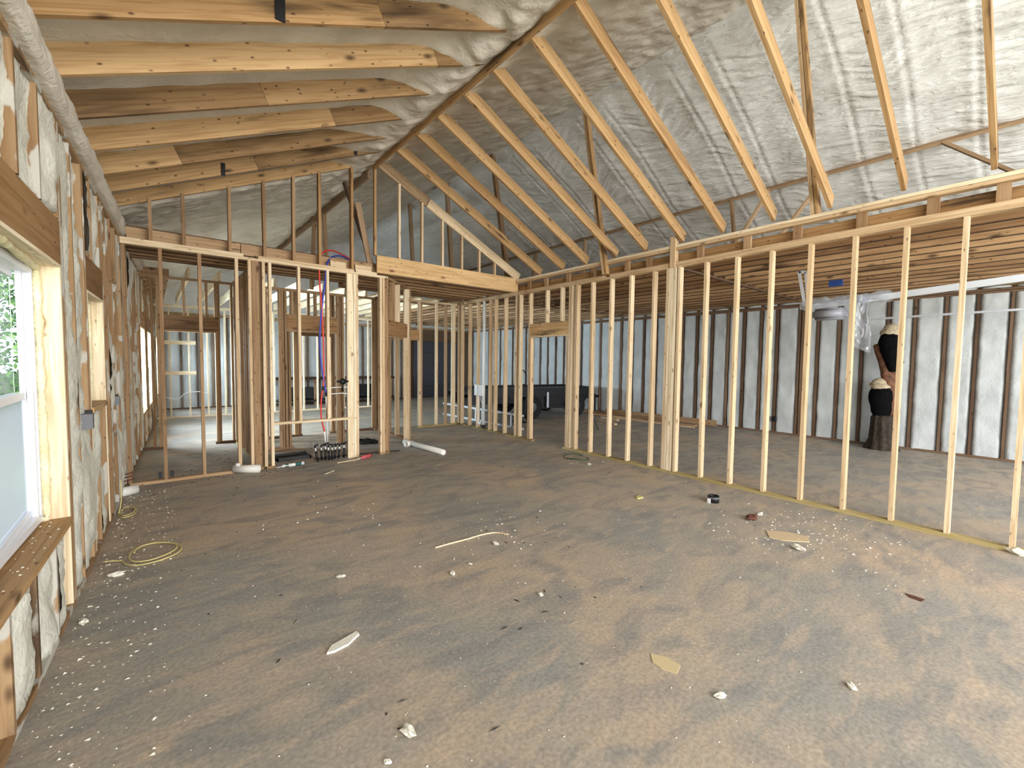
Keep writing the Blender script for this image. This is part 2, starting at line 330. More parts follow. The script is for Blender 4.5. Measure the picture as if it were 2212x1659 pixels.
for i, y in enumerate((-.95, -.33, .28, .9, 1.5, 2.1, 2.72, 3.33, 3.95, 4.59, 5.26, 5.90, 6.50)):
    xs = .15+2.2*((i*.37) % 1)
    sloped(ceil, 'rafter', -.62, xs, zl(-.62), zl(xs), y+.02, .26, M_RAFT if i % 3 else M_RAFTL)
    sloped(ceil, 'rafter', xs+.003, 2.84, zl(xs), zl(2.84), y+.02, .26, M_RAFTL)
def zr(x): return zl(2.87)+.03+SR*(x-2.87)
for i, y in enumerate((-.84, -.23, .37, .98, 1.60, 2.18, 2.80, 3.37, 4.0, 4.56, 5.20, 5.79, 6.42)):
    xf = 5.80+.021*y; sloped(ceil, 'rafter', 2.70, xf+.03, zr(2.70), zr(xf+.03)-.0, y, .15, M_RAFT)
board(ceil, 'ridge_board', (2.87, -1.5, zl(2.87)+.03), (2.87, 7.1, zl(2.87)+.03), .24, .038, (0, 0, 1), M_RAFT)
# ridge beam carried on past the gable, with its posts
board(ceil, 'purlin', (2.87, 7.3, 4.72), (2.87, 15.5, 4.72), .19, .038, (0, 0, 1), M_GREY)['label'] = 'weathered beam running on behind the gable'
for (y, x2) in ((9.75, 2.92), (10.45, 2.80)): board(ceil, 'post', (x2, y, 3.15), (2.87, y, 4.66), .089, .038, (1, 0, 0), M_GREY)
board(ceil, 'brace', (2.72, 7.42, 4.22), (2.90, 7.28, 3.08), .089, .038, (1, 0, 0), M_GREY)
board(ceil, 'brace', (2.55, 7.55, 4.55), (3.05, 7.5, 3.1), .089, .038, (0, 1, 0), M_DARK)
# braces from the partition up to the high ridge
for (y0, z0, y1) in ((4.66, 3.06, 5.17), (1.70, 3.29, 1.98), (7.25, 3.35, 7.78), (9.4, 3.1, 9.68), (11.45, 3.1, 11.7), (3.46, 3.0, None)):
    if y1 is None: board(ceil, 'post', (5.84, y0, 2.98), (5.84, y0, 3.42), .089, .08, (1, 0, 0), M_STUD); continue
    zt = RIDZ+.01
    board(ceil, 'brace', (5.84, y0, z0), (5.80, y1, zt), .089, .038, (1, 0, 0), M_RAFT if y0 < 6 else M_GREY)
    board(ceil, 'brace', (5.84, y0+.045, z0), (5.80, y1+.045, zt), .089, .038, (1, 0, 0), M_STUD if y0 < 6 else M_GREY)
# purlin half way down the garage slope and its struts
board(ceil, 'purlin', (8.42, -1.5, RIDZ+SG*(8.42-RIDX)-.01), (8.42, 16.8, RIDZ+SG*(8.42-RIDX)-.01), .14, .038, (1, 0, .9), M_GREY)
PZ = RIDZ+SG*(8.42-RIDX)-.04
for (y0, x1, y1) in ((3.85, 8.4, 3.70), (3.20, 7.9, 3.75), (2.35, 8.0, 3.15), (1.02, 8.1, -.35), (5.9, 8.3, 5.2), (7.4, 8.3, 7.35), (9.2, 8.3, 9.3)):
    board(ceil, 'strut', (8.40, y0, PZ), (x1, y1, 3.32), .089, .038, (1, 0, 0), M_GREY)
# ------------------------------------------------------------------ partition to the garage (runs away from the viewer)
def XR(y): return 5.74+.021*y+.0445
wr = empty('wall_right', label='open stud partition between the room and the garage', cat='wall', kind='structure')
def yboard(parent, name, y0, y1, z, w, t, mat, dx=0, wd=(1, 0, 0)):
    return board(parent, name, (XR(y0)+dx, y0, z), (XR(y1)+dx, y1, z), w, t, wd, mat)
yboard(wr, 'bottom_plate', -1.4, 5.62, .019, .089, .038, M_TREAT); yboard(wr, 'bottom_plate', 6.50, 9.46, .019, .089, .038, M_TREAT)
yboard(wr, 'top_plate', -1.4, 9.46, 2.994, .089, .038, M_STUD)
yboard(wr, 'top_plate', -1.4, 3.44, 3.032, .089, .038, M_STUD, .0); yboard(wr, 'top_plate', 3.48, 4.60, 3.032, .089, .038, M_STUD); yboard(wr, 'top_plate', 4.74, 9.46, 3.032, .089, .038, M_STUD)
for y in (-.99, -.60, -.30, .107, .515, .925, 1.335, 1.745, 2.15, 2.56, 2.965, 3.353, 3.77, 4.19, 4.575, 4.98, 5.33, 5.455, 6.93, 7.05, 7.44, 7.80, 8.00, 8.50, 8.86, 9.21, 9.36):
    stud(wr, XR(y), y, 'y', M_STUD)
for y in (3.415, 3.456, 3.497, 3.538): stud(wr, XR(y), y, 'y', M_PALE if y < 3.5 else M_STUD)
for y in (5.50, 6.62): stud(wr, XR(y), y, 'y', M_STUD)
for y in (5.545, 6.58): stud(wr, XR(y), y, 'y', M_STUD, z1=2.085)
for dx in (-.024, .024): yboard(wr, 'header', 5.53, 6.60, 2.23, .24, .036, M_BEAM, dx, (0, 0, 1))
yboard(wr, 'header_plate', 5.52, 6.60, 2.098, .089, .026, M_STUD)
for y in (5.72, 6.13): stud(wr, XR(y), y, 'y', M_STUD, 2.36, Z_TP, name='cripple_stud')
# the rail the rafters land on, its blocks and the board behind
yboard(wr, 'rail', -1.4, 7.05, 3.275, .089, .036, M_PALE); yboard(wr, 'rail', -1.4, 7.05, 3.236, .089, .036, M_STUD)
yboard(wr, 'rim_board', -1.4, 9.4, 3.12, .14, .036, M_RAFT, .10, (0, 0, 1))
for y in (-.30, .30, .75, 1.30, 1.90, 2.46, 3.08, 3.9, 4.3, 5.0, 5.6, 6.2, 6.7): board(wr, 'block', (XR(y)+.02, y, 3.05), (XR(y)+.02, y, 3.22), .089, .038, (0, 1, 0), M_BROWN)
# ------------------------------------------------------------------ cross partition with the gable above it
wb = empty('wall_back', label='stud partition crossing the room with the framed gable above', cat='wall', kind='structure')
YB = 7.16
def xboard(parent, name, x0, x1, y, z, w, t, mat, wd=(0, 1, 0)): return board(parent, name, (x0, y, z), (x1, y, z), w, t, wd, mat)
xboard(wb, 'bottom_plate', -.24, 1.22, YB, .019, .089, .038, M_BROWN); xboard(wb, 'bottom_plate', 1.26, 1.38, YB, .019, .089, .038, M_BROWN)
xboard(wb, 'top_plate', -.26, 3.12, YB, 2.994, .089, .038, M_STUD); xboard(wb, 'top_plate', -.26, 1.02, YB, 3.032, .089, .038, M_STUD)
xboard(wb, 'top_plate', 1.20, 2.55, YB, 3.032, .089, .038, M_STUD); xboard(wb, 'top_plate', 2.58, 2.93, YB, 3.032, .089, .038, M_STUD)
for x in (-.235,): stud(wb, x, YB, 'x', M_BROWN)
for x in (.115, .52): stud(wb, x, YB, 'x', M_BROWN)
for x in (.935, 1.26, 1.345): stud(wb, x, YB, 'x', M_STUD)
blk(wb, 'stud', (1.07, 7.115, Z_ST), (1.108, 7.205, Z_TP), M_STUD); blk(wb, 'stud', (1.112, 7.112, .0), (1.20, 7.15, Z_TP), M_BROWN)
for x in (1.73, 2.14): stud(wb, x, YB, 'x', M_STUD, .672, Z_TP)
xboard(wb, 'block', 1.365, 2.575, YB, .652, .089, .038, M_STUD)
blk(wb, 'stud', (2.44, 7.13, 0), (2.535, 7.168, Z_TP), M_PALE); blk(wb, 'stud', (2.537, 7.118, 0), (2.575, 7.205, Z_TP), M_PALE)
blk(wb, 'stud', (2.577, 7.118, 0), (2.615, 7.205, Z_TP), M_STUD); blk(wb, 'stud', (2.44, 7.17, 0), (2.535, 7.208, Z_TP), M_BROWN)
for x in (2.995, 3.04): stud(wb, x, YB, 'x', M_STUD)
blk(wb, 'bottom_plate', (2.97, 7.115, 0), (3.06, 7.205, .038), M_BROWN)
board(wb, 'rim_board', (-.2, 7.26, 3.13), (1.0, 7.26, 3.13), .15, .036, (0, 0, 1), M_BROWN); board(wb, 'rim_board', (1.01, 7.26, 3.13), (2.9, 7.26, 3.13), .15, .036, (0, 0, 1), M_BROWN)
blk(wb, 'block', (2.2, 7.17, 3.05), (2.44, 7.21, 3.15), M_STUD); blk(wb, 'block', (2.58, 7.15, 3.05), (2.85, 7.20, 3.14), M_STUD)
# beam over the opening
be = blk(wb, 'beam', (2.915, 7.075, 3.045), (5.96, 7.112, 3.33), M_BEAM); be['label'] = 'knotty golden beam over the nook'
blk(wb, 'beam', (2.925, 7.113, 3.045), (5.96, 7.150, 3.325), M_STUD)
# gable rafters and studs
XA = 2.88
sloped(wb, 'gable_rafter', -.45, 2.84, zl(-.45), zl(2.84), 7.13, .14, M_RAFT)
ga = sloped(wb, 'gable_rafter', 2.80, 4.0, zr(2.80), zr(4.0), 7.14, .17, M_GREY); ga['label'] = 'grey weathered upper rafter'
sloped(wb, 'gable_rafter', 3.83, 5.95, zr(3.83)-.03, zr(5.95)-.03, 7.095, .17, M_STUD)
for x in (.03, .36, .865, 1.28, 1.665, 2.03, 2.52, 2.90, 3.325, 3.755, 4.17, 4.59, 4.995, 5.37):
    zt = (zl(x) if x < 2.88 else zr(x)-.03)+.02; z0 = 3.052 if x < 2.9 else 3.33
    stud(wb, x+.0, 7.14 if x < 2.9 else 7.125, 'x', M_BROWN if x < 1.9 else (M_RAFT if x < 3 else M_STUD), z0, zt, deep=.089 if x < 2.9 else .06, name='gable_stud')
# hall wall running back from the cross partition
wh = empty('wall_hall', label='short stud wall running back from the cross partition', cat='wall', kind='structure')
blk(wh, 'bottom_plate', (1.195, 7.22, 0), (1.284, 9.60, .038), M_TREAT); blk(wh, 'top_plate', (1.195, 7.22, 2.975), (1.284, 9.75, 3.013), M_BROWN)
for y in (7.245, 7.65, 8.06, 8.30, 8.46, 8.87, 9.28, 9.56): stud(wh, 1.24, y, 'y', M_BROWN)
# angled pantry corner
wp = empty('wall_pantry', label='angled stud wall at the pantry corner with a door header', cat='wall', kind='structure')
A0, A1 = Vector((3.06, 7.14, 0)), Vector((3.93, 8.0, 0)); AD = (A1-A0).normalized(); AN = Vector((-AD.y, AD.x, 0))
def on(t, z): return A0+AD*t+Vector((0, 0, z))
board(wp, 'top_plate', on(.0, 2.994), on(1.24, 2.994), .089, .038, AN, M_BROWN)
LA = (A1-A0).length
for t, z0, z1, m in ((.10, Z_ST, 2.03, M_BROWN), (LA-.10, Z_ST, Z_TP, M_PALE), (LA-.14, Z_ST, 2.03, M_STUD), (.06, Z_ST, Z_TP, M_BROWN), (.62, 2.3, Z_TP, M_STUD), (LA+.0, Z_ST, Z_TP, M_BROWN), (.36, 2.3, Z_TP, M_BROWN)):
    board(wp, 'stud', on(t, z0), on(t, z1), .089, .038, AN, m)
board(wp, 'header', on(.08, 2.17), on(LA-.03, 2.17), .26, .038, (0, 0, 1), M_HEAD)
board(wp, 'bottom_plate', on(0, .019), on(.12, .019), .089, .038, AN, M_BROWN); board(wp, 'bottom_plate', on(LA-.2, .019), on(LA+.02, .019), .089, .038, AN, M_BROWN)
blk(wp, 'bottom_plate', (3.90, 8.0, 0), (3.99, 9.9, .038), M_BROWN); blk(wp, 'top_plate', (3.90, 8.0, 2.975), (3.99, 9.9, 3.013), M_BROWN)
for y in (8.15, 8.56, 8.97, 9.38, 9.8): stud(wp, 3.945, y, 'y', M_STUD if y < 8.9 else M_BROWN)
blk(wp, 'header', (3.91, 8.6, 2.08), (3.98, 9.4, 2.30), M_HEAD)
# nook back wall
wn = empty('wall_nook', label='stud wall closing the back of the nook', cat='wall', kind='structure')
xboard(wn, 'bottom_plate', 4.86, 5.93, 9.42, .019, .089, .038, M_TREAT); xboard(wn, 'top_plate', 3.9, 5.93, 9.42, 2.994, .089, .038, M_STUD)
for x, m in ((4.90, M_STUD), (4.945, M_BROWN), (5.36, M_STUD), (5.62, M_BROWN), (5.82, M_PALE), (5.86, M_STUD)): stud(wn, x, 9.42, 'x', m)
xboard(wn, 'header', 4.05, 4.88, 9.42, 2.19, .24, .06, M_HEAD, (0, 0, 1))
# second cross wall (hall door) and the wall with the cased opening
w2 = empty('wall_rear_hall', label='second stud wall behind the hall with door headers', cat='wall', kind='structure')
xboard(w2, 'top_plate', -.2, 5.9, 9.79, 2.994, .089, .038, M_BROWN)
xboard(w2, 'bottom_plate', -.19, .15, 9.79, .019, .089, .038, M_DARK); xboard(w2, 'bottom_plate', .90, 1.25, 9.79, .019, .089, .038, M_DARK); xboard(w2, 'bottom_plate', 1.30, 2.40, 9.79, .019, .089, .038, M_DARK)
for x in (-.17, .02, .10, .14, .94, .98, 1.19): stud(w2, x, 9.79, 'x', M_BROWN)
xboard(w2, 'header', .11, .97, 9.76, 2.205, .22, .05, M_BROWN, (0, 0, 1)); xboard(w2, 'header_plate', .11, .97, 9.79, 2.33, .089, .036, M_BROWN); xboard(w2, 'header_plate', .15, .93, 9.79, 2.08, .089, .036, M_BROWN)
for x in (.47, .80): stud(w2, x, 9.79, 'x', M_BROWN, 2.35, Z_TP, name='cripple_stud')
for x in (1.62, 2.27, 2.31, 2.36, 3.0, 3.05, 3.5, 3.98, 4.03, 4.08): stud(w2, x, 9.79, 'x', M_BROWN)
xboard(w2, 'bottom_plate', 2.95, 4.1, 9.79, .019, .089, .038, M_DARK)
xboard(w2, 'header', 2.38, 2.98, 9.76, 2.18, .2, .05, M_BROWN, (0, 0, 1))
for x in (2.55, 2.8): stud(w2, x, 9.79, 'x', M_BROWN, 2.29, Z_TP, name='cripple_stud')
w3 = empty('wall_closet', label='brown stud wall with a deep header behind the plumbing', cat='wall', kind='structure')
xboard(w3, 'bottom_plate', 1.45, 1.93, 8.50, .019, .089, .038, M_BROWN); xboard(w3, 'top_plate', 1.3, 2.85, 8.50, 2.81, .089, .038, M_BROWN)
for x in (1.53, 1.74, 1.78, 1.83, 2.72, 2.76, 2.81): stud(w3, x, 8.50, 'x', M_BROWN, Z_ST if x < 2 else 0, 2.79)
for x in (1.885,): stud(w3, x, 8.50, 'x', M_BROWN, Z_ST, 2.08)
xboard(w3, 'header', 1.85, 2.70, 8.47, 2.235, .24, .05, M_HEAD, (0, 0, 1)); xboard(w3, 'header_plate', 1.85, 2.70, 8.5, 2.10, .089, .036, M_BROWN); xboard(w3, 'header_plate', 1.85, 2.70, 8.5, 2.37, .089, .036, M_BROWN)
for x in (1.93, 2.33): stud(w3, x, 8.50, 'x', M_BROWN, 2.39, 2.79, name='cripple_stud')
# pale wall of the far bedroom
w4 = empty('wall_bedroom', label='pale stud wall with two short cross boards in the far room', cat='wall', kind='structure')
xboard(w4, 'bottom_plate', -.05, 5.8, 14.55, .019, .089, .038, M_PALE); xboard(w4, 'top_plate', -.05, 5.8, 14.55, 2.93, .089, .038, M_PALE); xboard(w4, 'top_plate', -.05, 5.8, 14.55, 2.97, .089, .036, M_PALE)
for i in range(15): stud(w4, -.03+.407*i, 14.55, 'x', M_PALE, Z_ST, 2.91)
for z in (1.99, 1.19): xboard(w4, 'cross_board', .27, .93, 14.48, z, .10, .02, M_PALE, (0, 0, 1))
# ------------------------------------------------------------------ joists
cg = empty('ceiling_garage', label='closely set brown ceiling joists over the garage', cat='ceiling', kind='structure')
for i in range(13):
    x = 6.12+.4064*i
    for (y0, y1, d) in ((-1.5, 3.60, 0), (3.52, 8.30, .04), (8.22, 13.0, 0), (12.9, 16.8, .04)):
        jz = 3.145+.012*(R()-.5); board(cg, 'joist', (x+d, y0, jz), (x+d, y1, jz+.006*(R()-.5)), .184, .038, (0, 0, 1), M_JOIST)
for y in (3.56, 8.28): board(cg, 'strongback', (5.92, y, 3.035), (11.2, y, 3.035), .06, .022, (0, 1, 0), M_DARK)
ch = empty('ceiling_hall', label='brown ceiling joists over the hall and the nook', cat='ceiling', kind='structure')
for i in range(7):
    y = 7.33+.24*i
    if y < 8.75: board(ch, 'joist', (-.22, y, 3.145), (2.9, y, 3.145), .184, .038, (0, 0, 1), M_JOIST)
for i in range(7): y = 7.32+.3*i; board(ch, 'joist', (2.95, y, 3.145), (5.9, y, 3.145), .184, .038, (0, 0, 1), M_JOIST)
for i in range(12): x = .55+.46*i; board(ch, 'joist', (x, 9.75, 3.11), (x, 14.6, 3.11), .184, .038, (0, 0, 1), M_PALE)
for i in range(8): y = 10.0+.58*i; board(ch, 'joist', (-.22, y, 3.10), (.28, y, 3.10), .14, .038, (0, 0, 1), M_BROWN)
# ------------------------------------------------------------------ left outside wall
def XL(y): return -.60+.047*y
wl = empty('wall_left', label='outside wall of studs packed with rough spray foam', cat='wall', kind='structure')
WIN = ((2.30, 3.86, .60, 2.15), (4.82, 5.60, 1.20, 2.11), (9.98, 10.95, .62, 2.12), (11.75, 12.75, .62, 2.12), (15.1, 16.1, .62, 2.12))  # the last opening is added to let light into the far end
def lw(parent, name, y0, y1, z0, z1, mat, d0=0., d1=.14):
    """upright piece of the left wall between y0,y1 and z0,z1, from d0 to d1 behind its inner face"""
    ym = (y0+y1)/2
    if (z1-z0) > (y1-y0): return board(parent, name, (XL(ym)-(d0+d1)/2, ym, z0), (XL(ym)-(d0+d1)/2, ym, z1), d1-d0, y1-y0, (1, 0, 0), mat)
    zm = (z0+z1)/2; return board(parent, name, (XL(y0)-(d0+d1)/2, y0, zm), (XL(y1)-(d0+d1)/2, y1, zm), d1-d0, z1-z0, (1, 0, 0), mat)
lw(wl, 'bottom_plate', -1.5, 16.9, 0, .038, M_SIDE); lw(wl, 'top_plate', -1.5, 16.9, 3.05, 3.09, M_SIDE)
def inwin(y, m=.05): return [w for w in WIN if w[0]-m < y < w[1]+m]
ys = [-1.4+.4064*i for i in range(45)]
for y in ys:
    w = inwin(y, .06)
    if not w: lw(wl, 'stud', y-.019, y+.019, .038, 3.05, M_SIDE)
    else:
        w = w[0]; lw(wl, 'cripple_stud', y-.019, y+.019, .038, w[2]-.038, M_SIDE)
        lw(wl, 'cripple_stud', y-.019, y+.019, w[3]+.30, 3.05, M_SIDE)
for (y0, y1, z0, z1) in WIN:
    for (a, s) in ((y0, -1), (y1, 1)):
        for k in range(3 if s > 0 else 2):
            q = a+s*(.019+.039*k); lw(wl, 'stud', q-.019, q+.019, .038, 3.05 if k else z1, M_PALE if k == 0 else M_SIDE)
    hh = lw(wl, 'header', y0-.04, y1+.04, z1+.02, z1+.29, M_HEAD, .0, .06); lw(wl, 'header', y0-.04, y1+.04, z1, z1+.02, M_PALE)
    lw(wl, 'sill_board', y0-.0, y1+.0, z0-.04, z0, M_RAFT, -.012, .175)
# sheathing behind with the openings left out
def sheath(y0, y1, z0, z1): lw(wl, 'sheathing', y0, y1, z0, z1, M_BROWN, .15, .17)
prev = -1.5
for (y0, y1, z0, z1) in WIN:
    sheath(prev, y0, 0, 3.4); sheath(y0, y1, 0, z0); sheath(y0, y1, z1, 3.4); prev = y1
sheath(prev, 16.9, 0, 3.4)
def foam_bay(y0, y1, z0, z1, seed, mean=-.026, amp=.036):
    ny = max(6, int((y1-y0)/.03)); nz = int((z1-z0)/.03)
    def f(u, v):
        y = y0-.006+u*(y1-y0+.012); z = z0+v*(z1-z0); e = min(u, 1-u)*2; ev = min(v, 1-v)
        h = mean+amp*1.5*fbm(y*2.2+seed, z*.8, seed*.3, 3)+.014*fbm(y*9, z*7, seed)+.006*noise.noise(Vector((y*26, z*26, 1)))+.010*sm(0, .5, e)
        h -= .09*max(0, noise.noise(Vector((y*3.1+seed*2, z*1.3, 7)))-.18)      # thin places where the stud side shows
        if ev < 1e-6: h = -.14
        return (XL(y)+max(-.14, min(.02, h)), y, z)
    sheet('foam_panel', wl, M_FOAMW, ny, nz, f)
cells = sorted(ys)
for k in range(len(cells)-1):
    a, b = cells[k], cells[k+1]
    segs = [(a, b, .02, 3.07)]
    for (y0, y1, z0, z1) in WIN:
        ns = []
        for (p, q, s, t) in segs:
            if q <= y0 or p >= y1: ns.append((p, q, s, t)); continue
            if p < y0-.06: ns.append((p, y0-.05, s, t))
            if q > y1+.06: ns.append((y1+.06, q, s, t))
            p2, q2 = max(p, y0), min(q, y1)
            if q2-p2 > .06: ns += [(p2, q2, s, z0-.04), (p2, q2, z1+.30, t)]
        segs = ns
    for i, (p, q, s, t) in enumerate(segs):
        if t-s > .1 and q-p > .06: foam_bay(p+.02, q-.02, s, t, k*3+i+1)
# foam coated ledge under the rafter tails
def ledge(u, v):
    y = -1.5+u*18.4; a = v*math.pi*1.25-.35
    h = .012*fbm(y*5, v*4, 2)+.008*noise.noise(Vector((y*20, v*6, 1)))
    prof = [(-.02, 3.08), (.035, 3.09), (.06, 3.12), (.055, 3.20), (.045, 3.27), (.0, 3.31), (-.12, 3.36)]
    i = min(5, int(v*6)); t = v*6-i; x = prof[i][0]*(1-t)+prof[i+1][0]*t; z = prof[i][1]*(1-t)+prof[i+1][1]*t
    return (XL(y)+x+h, y, z+h*.5)
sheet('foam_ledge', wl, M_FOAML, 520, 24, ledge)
# windows
M_JAMB = M_PALE
def window(n, y0, y1, z0, z1):
    w = empty('window_%d' % n, (XL((y0+y1)/2)-.13, (y0+y1)/2, z0), label=['large white double hung window beside the camera', 'small white window high in the foamed wall', 'first white window of the far room', 'second white window of the far room', 'added white window that lights the far end'][n-1], cat='window', kind='structure')
    f, d0, d1 = .055, .112, .175
    lw(w, 'frame', y0+.012, y0+f, z0+.012, z1-.012, M_VINYL, d0, d1); lw(w, 'frame', y1-f, y1-.012, z0+.012, z1-.012, M_VINYL, d0, d1)
    lw(w, 'frame', y0+f, y1-f, z0+.012, z0+f, M_VINYL, d0, d1); lw(w, 'frame', y0+f, y1-f, z1-f, z1-.012, M_VINYL, d0, d1)
    zm = (z0+z1)/2+.0; a, b = y0+f, y1-f
    for (nm, s0, s1, e0, e1, mt) in (('sash', z0+f, zm+.02, .118, .143, M_SCREEN), ('sash', zm-.02, z1-f, .146, .171, M_GLASS)):
        k = .04; parts = MB()
        def bx(p, q, r, s): X0 = XL((p+q)/2); parts.box((X0-e1, p, r), (X0-e0, q, s))
        bx(a, a+k, s0, s1); bx(b-k, b, s0, s1); bx(a+k, b-k, s0, s0+k); bx(a+k, b-k, s1-k, s1)
        so = parts.done(nm, M_VINYL, w)
        X0 = XL((a+b)/2)-(e0+e1)/2; gp = MB().box((X0-.002, a+k, s0+k), (X0+.002, b-k, s1-k)).done('pane', mt, so)
    pts = []
    for (p, q) in (((y0+.01, z0+.01), (y1-.01, z0+.01)), ((y1-.01, z0+.01), (y1-.01, z1-.01)), ((y1-.01, z1-.01), (y0+.01, z1-.01)), ((y0+.01, z1-.01), (y0+.01, z0+.01))):
        L = math.hypot(q[0]-p[0], q[1]-p[1]); m = max(6, int(L/.035))
        for i in range(m): t = i/m; pts.append((XL(p[0])-.100, p[0]+(q[0]-p[0])*t, p[1]+(q[1]-p[1])*t))
    rr = [.020+.013*noise.noise(Vector(p)*14) for p in pts]
    bead = MB().tube(pts, rr, 8, closed=True).done('foam_bead', M_BEAD, w, True); bead['label'] = 'lumpy yellow foam bead round the frame'
for n, w in enumerate(WIN): window(n+1, *w)
# ------------------------------------------------------------------ garage outside wall and far end wall
wg = empty('wall_garage', label='garage outside wall of foam panels between dark studs', cat='wall', kind='structure')
XG = 11.25
gy = [-1.4, -.98, -.42, -.02, .39, .79, 1.19, 1.61, 2.00, 2.40, 2.80, 3.18, 3.47, 3.53, 3.99, 4.34, 4.73, 5.12]
while gy[-1] < 16.7: gy.append(gy[-1]+.4064)
blk(wg, 'bottom_plate', (XG, -1.5, 0), (XG+.14, 16.9, .038), M_DARK)
for z in (2.90, 2.945): board(wg, 'top_plate', (XG+.07, -1.5, z), (XG+.07, 16.9, z), .14, .038, (1, 0, 0), M_DARK)
for i, y in enumerate(gy): board(wg, 'stud', (XG+.06, y, .038), (XG+.06, y, 2.89), .14, .038, (1, 0, 0), M_DARK)
blk(wg, 'sheathing', (XG+.15, -1.5, 0), (XG+.17, 16.9, 3.6), M_BROWN)
for i in range(len(gy)-1):
    a, b = gy[i]+.014, gy[i+1]-.014
    if b-a < .08: continue
    def f(u, v, a=a, b=b, i=i):
        y = a+u*(b-a); z = .03+v*2.86; e = min(u, 1-u)*2
        ea = .010*noise.noise(Vector((z*3.5, i*5, 0)))*(1-2*u)
        return (XG-.012*sm(0, .3, e)+.028-.02*fbm(y*3, z*2, i, 3)+(0 if 0 < u < 1 else .06)-.006*fbm(y*12, z*12, 1, 2), y+ea, z)
    sheet('foam_panel', wg, M_FOAMG, 10, 56, f)
for i in range(len(gy)-1): # strip of foam over the plate
    a, b = gy[i]+.02, gy[i+1]-.02
    if b-a > .1: MB().blob((XG+.05, (a+b)/2, 2.985), (.07, (b-a)/2, .03), .25, 4).done('foam_lump', M_FOAMG, wg, True)
wf = empty('wall_far', label='far end wall with foam between the studs', cat='wall', kind='structure')
YF = 16.95
xs = [-.1+.4064*i for i in range(29)]
blk(wf, 'bottom_plate', (-.1, YF, 0), (8.55, YF+.14, .038), M_DARK); blk(wf, 'top_plate', (-.1, YF, 2.90), (XG, YF+.14, 2.98), M_BROWN)
for i in range(len(xs)-1):
    if xs[i] > 8.4 and xs[i] < 11.0: continue
    board(wf, 'stud', (xs[i], YF+.06, .038), (xs[i], YF+.06, 2.9), .14, .038, (0, 1, 0), M_DARK)
    if xs[i]+.4 < 8.7:
        def f(u, v, a=xs[i]+.016, b=xs[i+1]-.016, i=i):
            x = a+u*(b-a); z = .03+v*2.86
            return (x+.01*noise.noise(Vector((z*3, i, 2))), YF+.02-.02*fbm(x*3, z*2, i, 3)+(0 if 0 < u < 1 else .05), z)
        sheet('foam_panel', wf, M_FOAMG, 6, 30, f)
blk(wf, 'sheathing', (-.7, YF+.15, 0), (8.55, YF+.18, 3.0), M_BROWN); blk(wf, 'header', (8.45, YF, 2.42), (11.25, YF+.1, 2.9), M_DARK)
gm = bmesh.new(); gv = [gm.verts.new(p) for p in ((-.8, YF+.02, 2.98), (XG+.6, YF+.02, 2.98), (XG+.6, YF+.02, 3.4), (RIDX, YF+.02, RIDZ+.4), (-.8, YF+.02, 3.3))]; gm.faces.new(gv[::-1])
me = bpy.data.meshes.new('gable_foam'); gm.to_mesh(me); gm.free(); link('gable_foam', me, M_FOAM, wf)
dg = empty('door_1', (9.85, YF+.05, 0), label='dark sectional overhead door at the far end of the garage', cat='door', kind='structure')
blk(wf, 'sheathing', (8.5, YF+.15, 0), (11.6, YF+.2, 3.2), M_DARK)
for k in range(5): blk(dg, 'door_panel', (8.58, YF+.03, .01+.483*k), (11.12, YF+.07, .483*(k+1)-.006), M_DOORG)
# ------------------------------------------------------------------ things: plumbing
def P7(px, py, y=7.15): return at(px, py, 1, y)
red = MB().tube(curve([P7(768, 566, 7.9), P7(735, 548, 7.6), P7(712, 541, 7.35), P7(693, 552), P7(690, 600), P7(696, 680), P7(699, 760), P7(699, 830), P7(694, 860), P7(694, 900), P7(701, 932)], 8), .012, 10).done('red_water_pipe', M_RED, None, True)
tag(red, 'red flexible water pipe looping over the wall plate and hanging down', 'pipe')
blue = MB().tube(curve([P7(757, 562, 7.8), P7(735, 553, 7.5), P7(716, 556, 7.3), P7(706, 572), P7(703, 600), P7(697, 650), P7(691, 720), P7(693, 780), P7(699, 820), P7(704, 848)], 8), .012, 10).done('blue_water_pipe', M_BLUE, None, True)
tag(blue, 'blue flexible water pipe hanging beside the red one', 'pipe')
for nm, a, b, lb, y in (('white_riser', (704, 848), (708, 966), 'white riser below the blue pipe', 7.15), ('white_riser', (701, 932), (704, 966), 'short white riser below the red pipe', 7.16)):
    e = P7(*b, y=7.30); t = MB().tube([P7(*a, y=y), e], .012, 10).done('water_riser', M_WHITE, None, True); tag(t, lb, 'pipe')
for (a, b, c2, lb) in (((698, 839), (735, 838), (767, 836), 'upper thin white branch pipe to the shower studs'), ((705, 852), (740, 851), (767, 853), 'lower thin white branch pipe to the shower studs')):
    t = MB().tube(curve([P7(*a), P7(*b)+Vector((0, 0, .012)), P7(*c2)], 6), .007, 8).done('branch_pipe', M_WHITE, None, True); tag(t, lb, 'pipe')
    MB().tube([P7(*a)-Vector((0, 0, .03)), P7(*a)+Vector((0, 0, .03))], .02, 8).done('tee_fitting', M_BLACK, t)
    MB().tube([P7(*c2), P7(*c2)+Vector((.02, 0, 0))], .016, 8).done('elbow_fitting', M_BLACK, t)
valve = MB(); vc = P7(740, 824, 7.12)
valve.tube([vc, vc+Vector((0, -.03, 0))], .05, 12).tube([vc+Vector((-.09, 0, 0)), vc+Vector((.09, 0, 0))], .016, 8).tube([vc+Vector((0, 0, -.16)), vc+Vector((0, 0, .05))], .014, 8)
tag(valve.done('shower_valve', M_BLACK, None, True), 'black shower valve body fixed between the pale studs', 'valve')
pos = [((680, 963), (687, 997)), ((694, 962), (695, 994)), ((703, 959), (703, 994)), ((709, 962), (711, 994)), ((718, 962), (717, 993)), ((725, 961), (723, 991)), ((734, 960), (731, 990)), ((743, 957), (743, 988))]
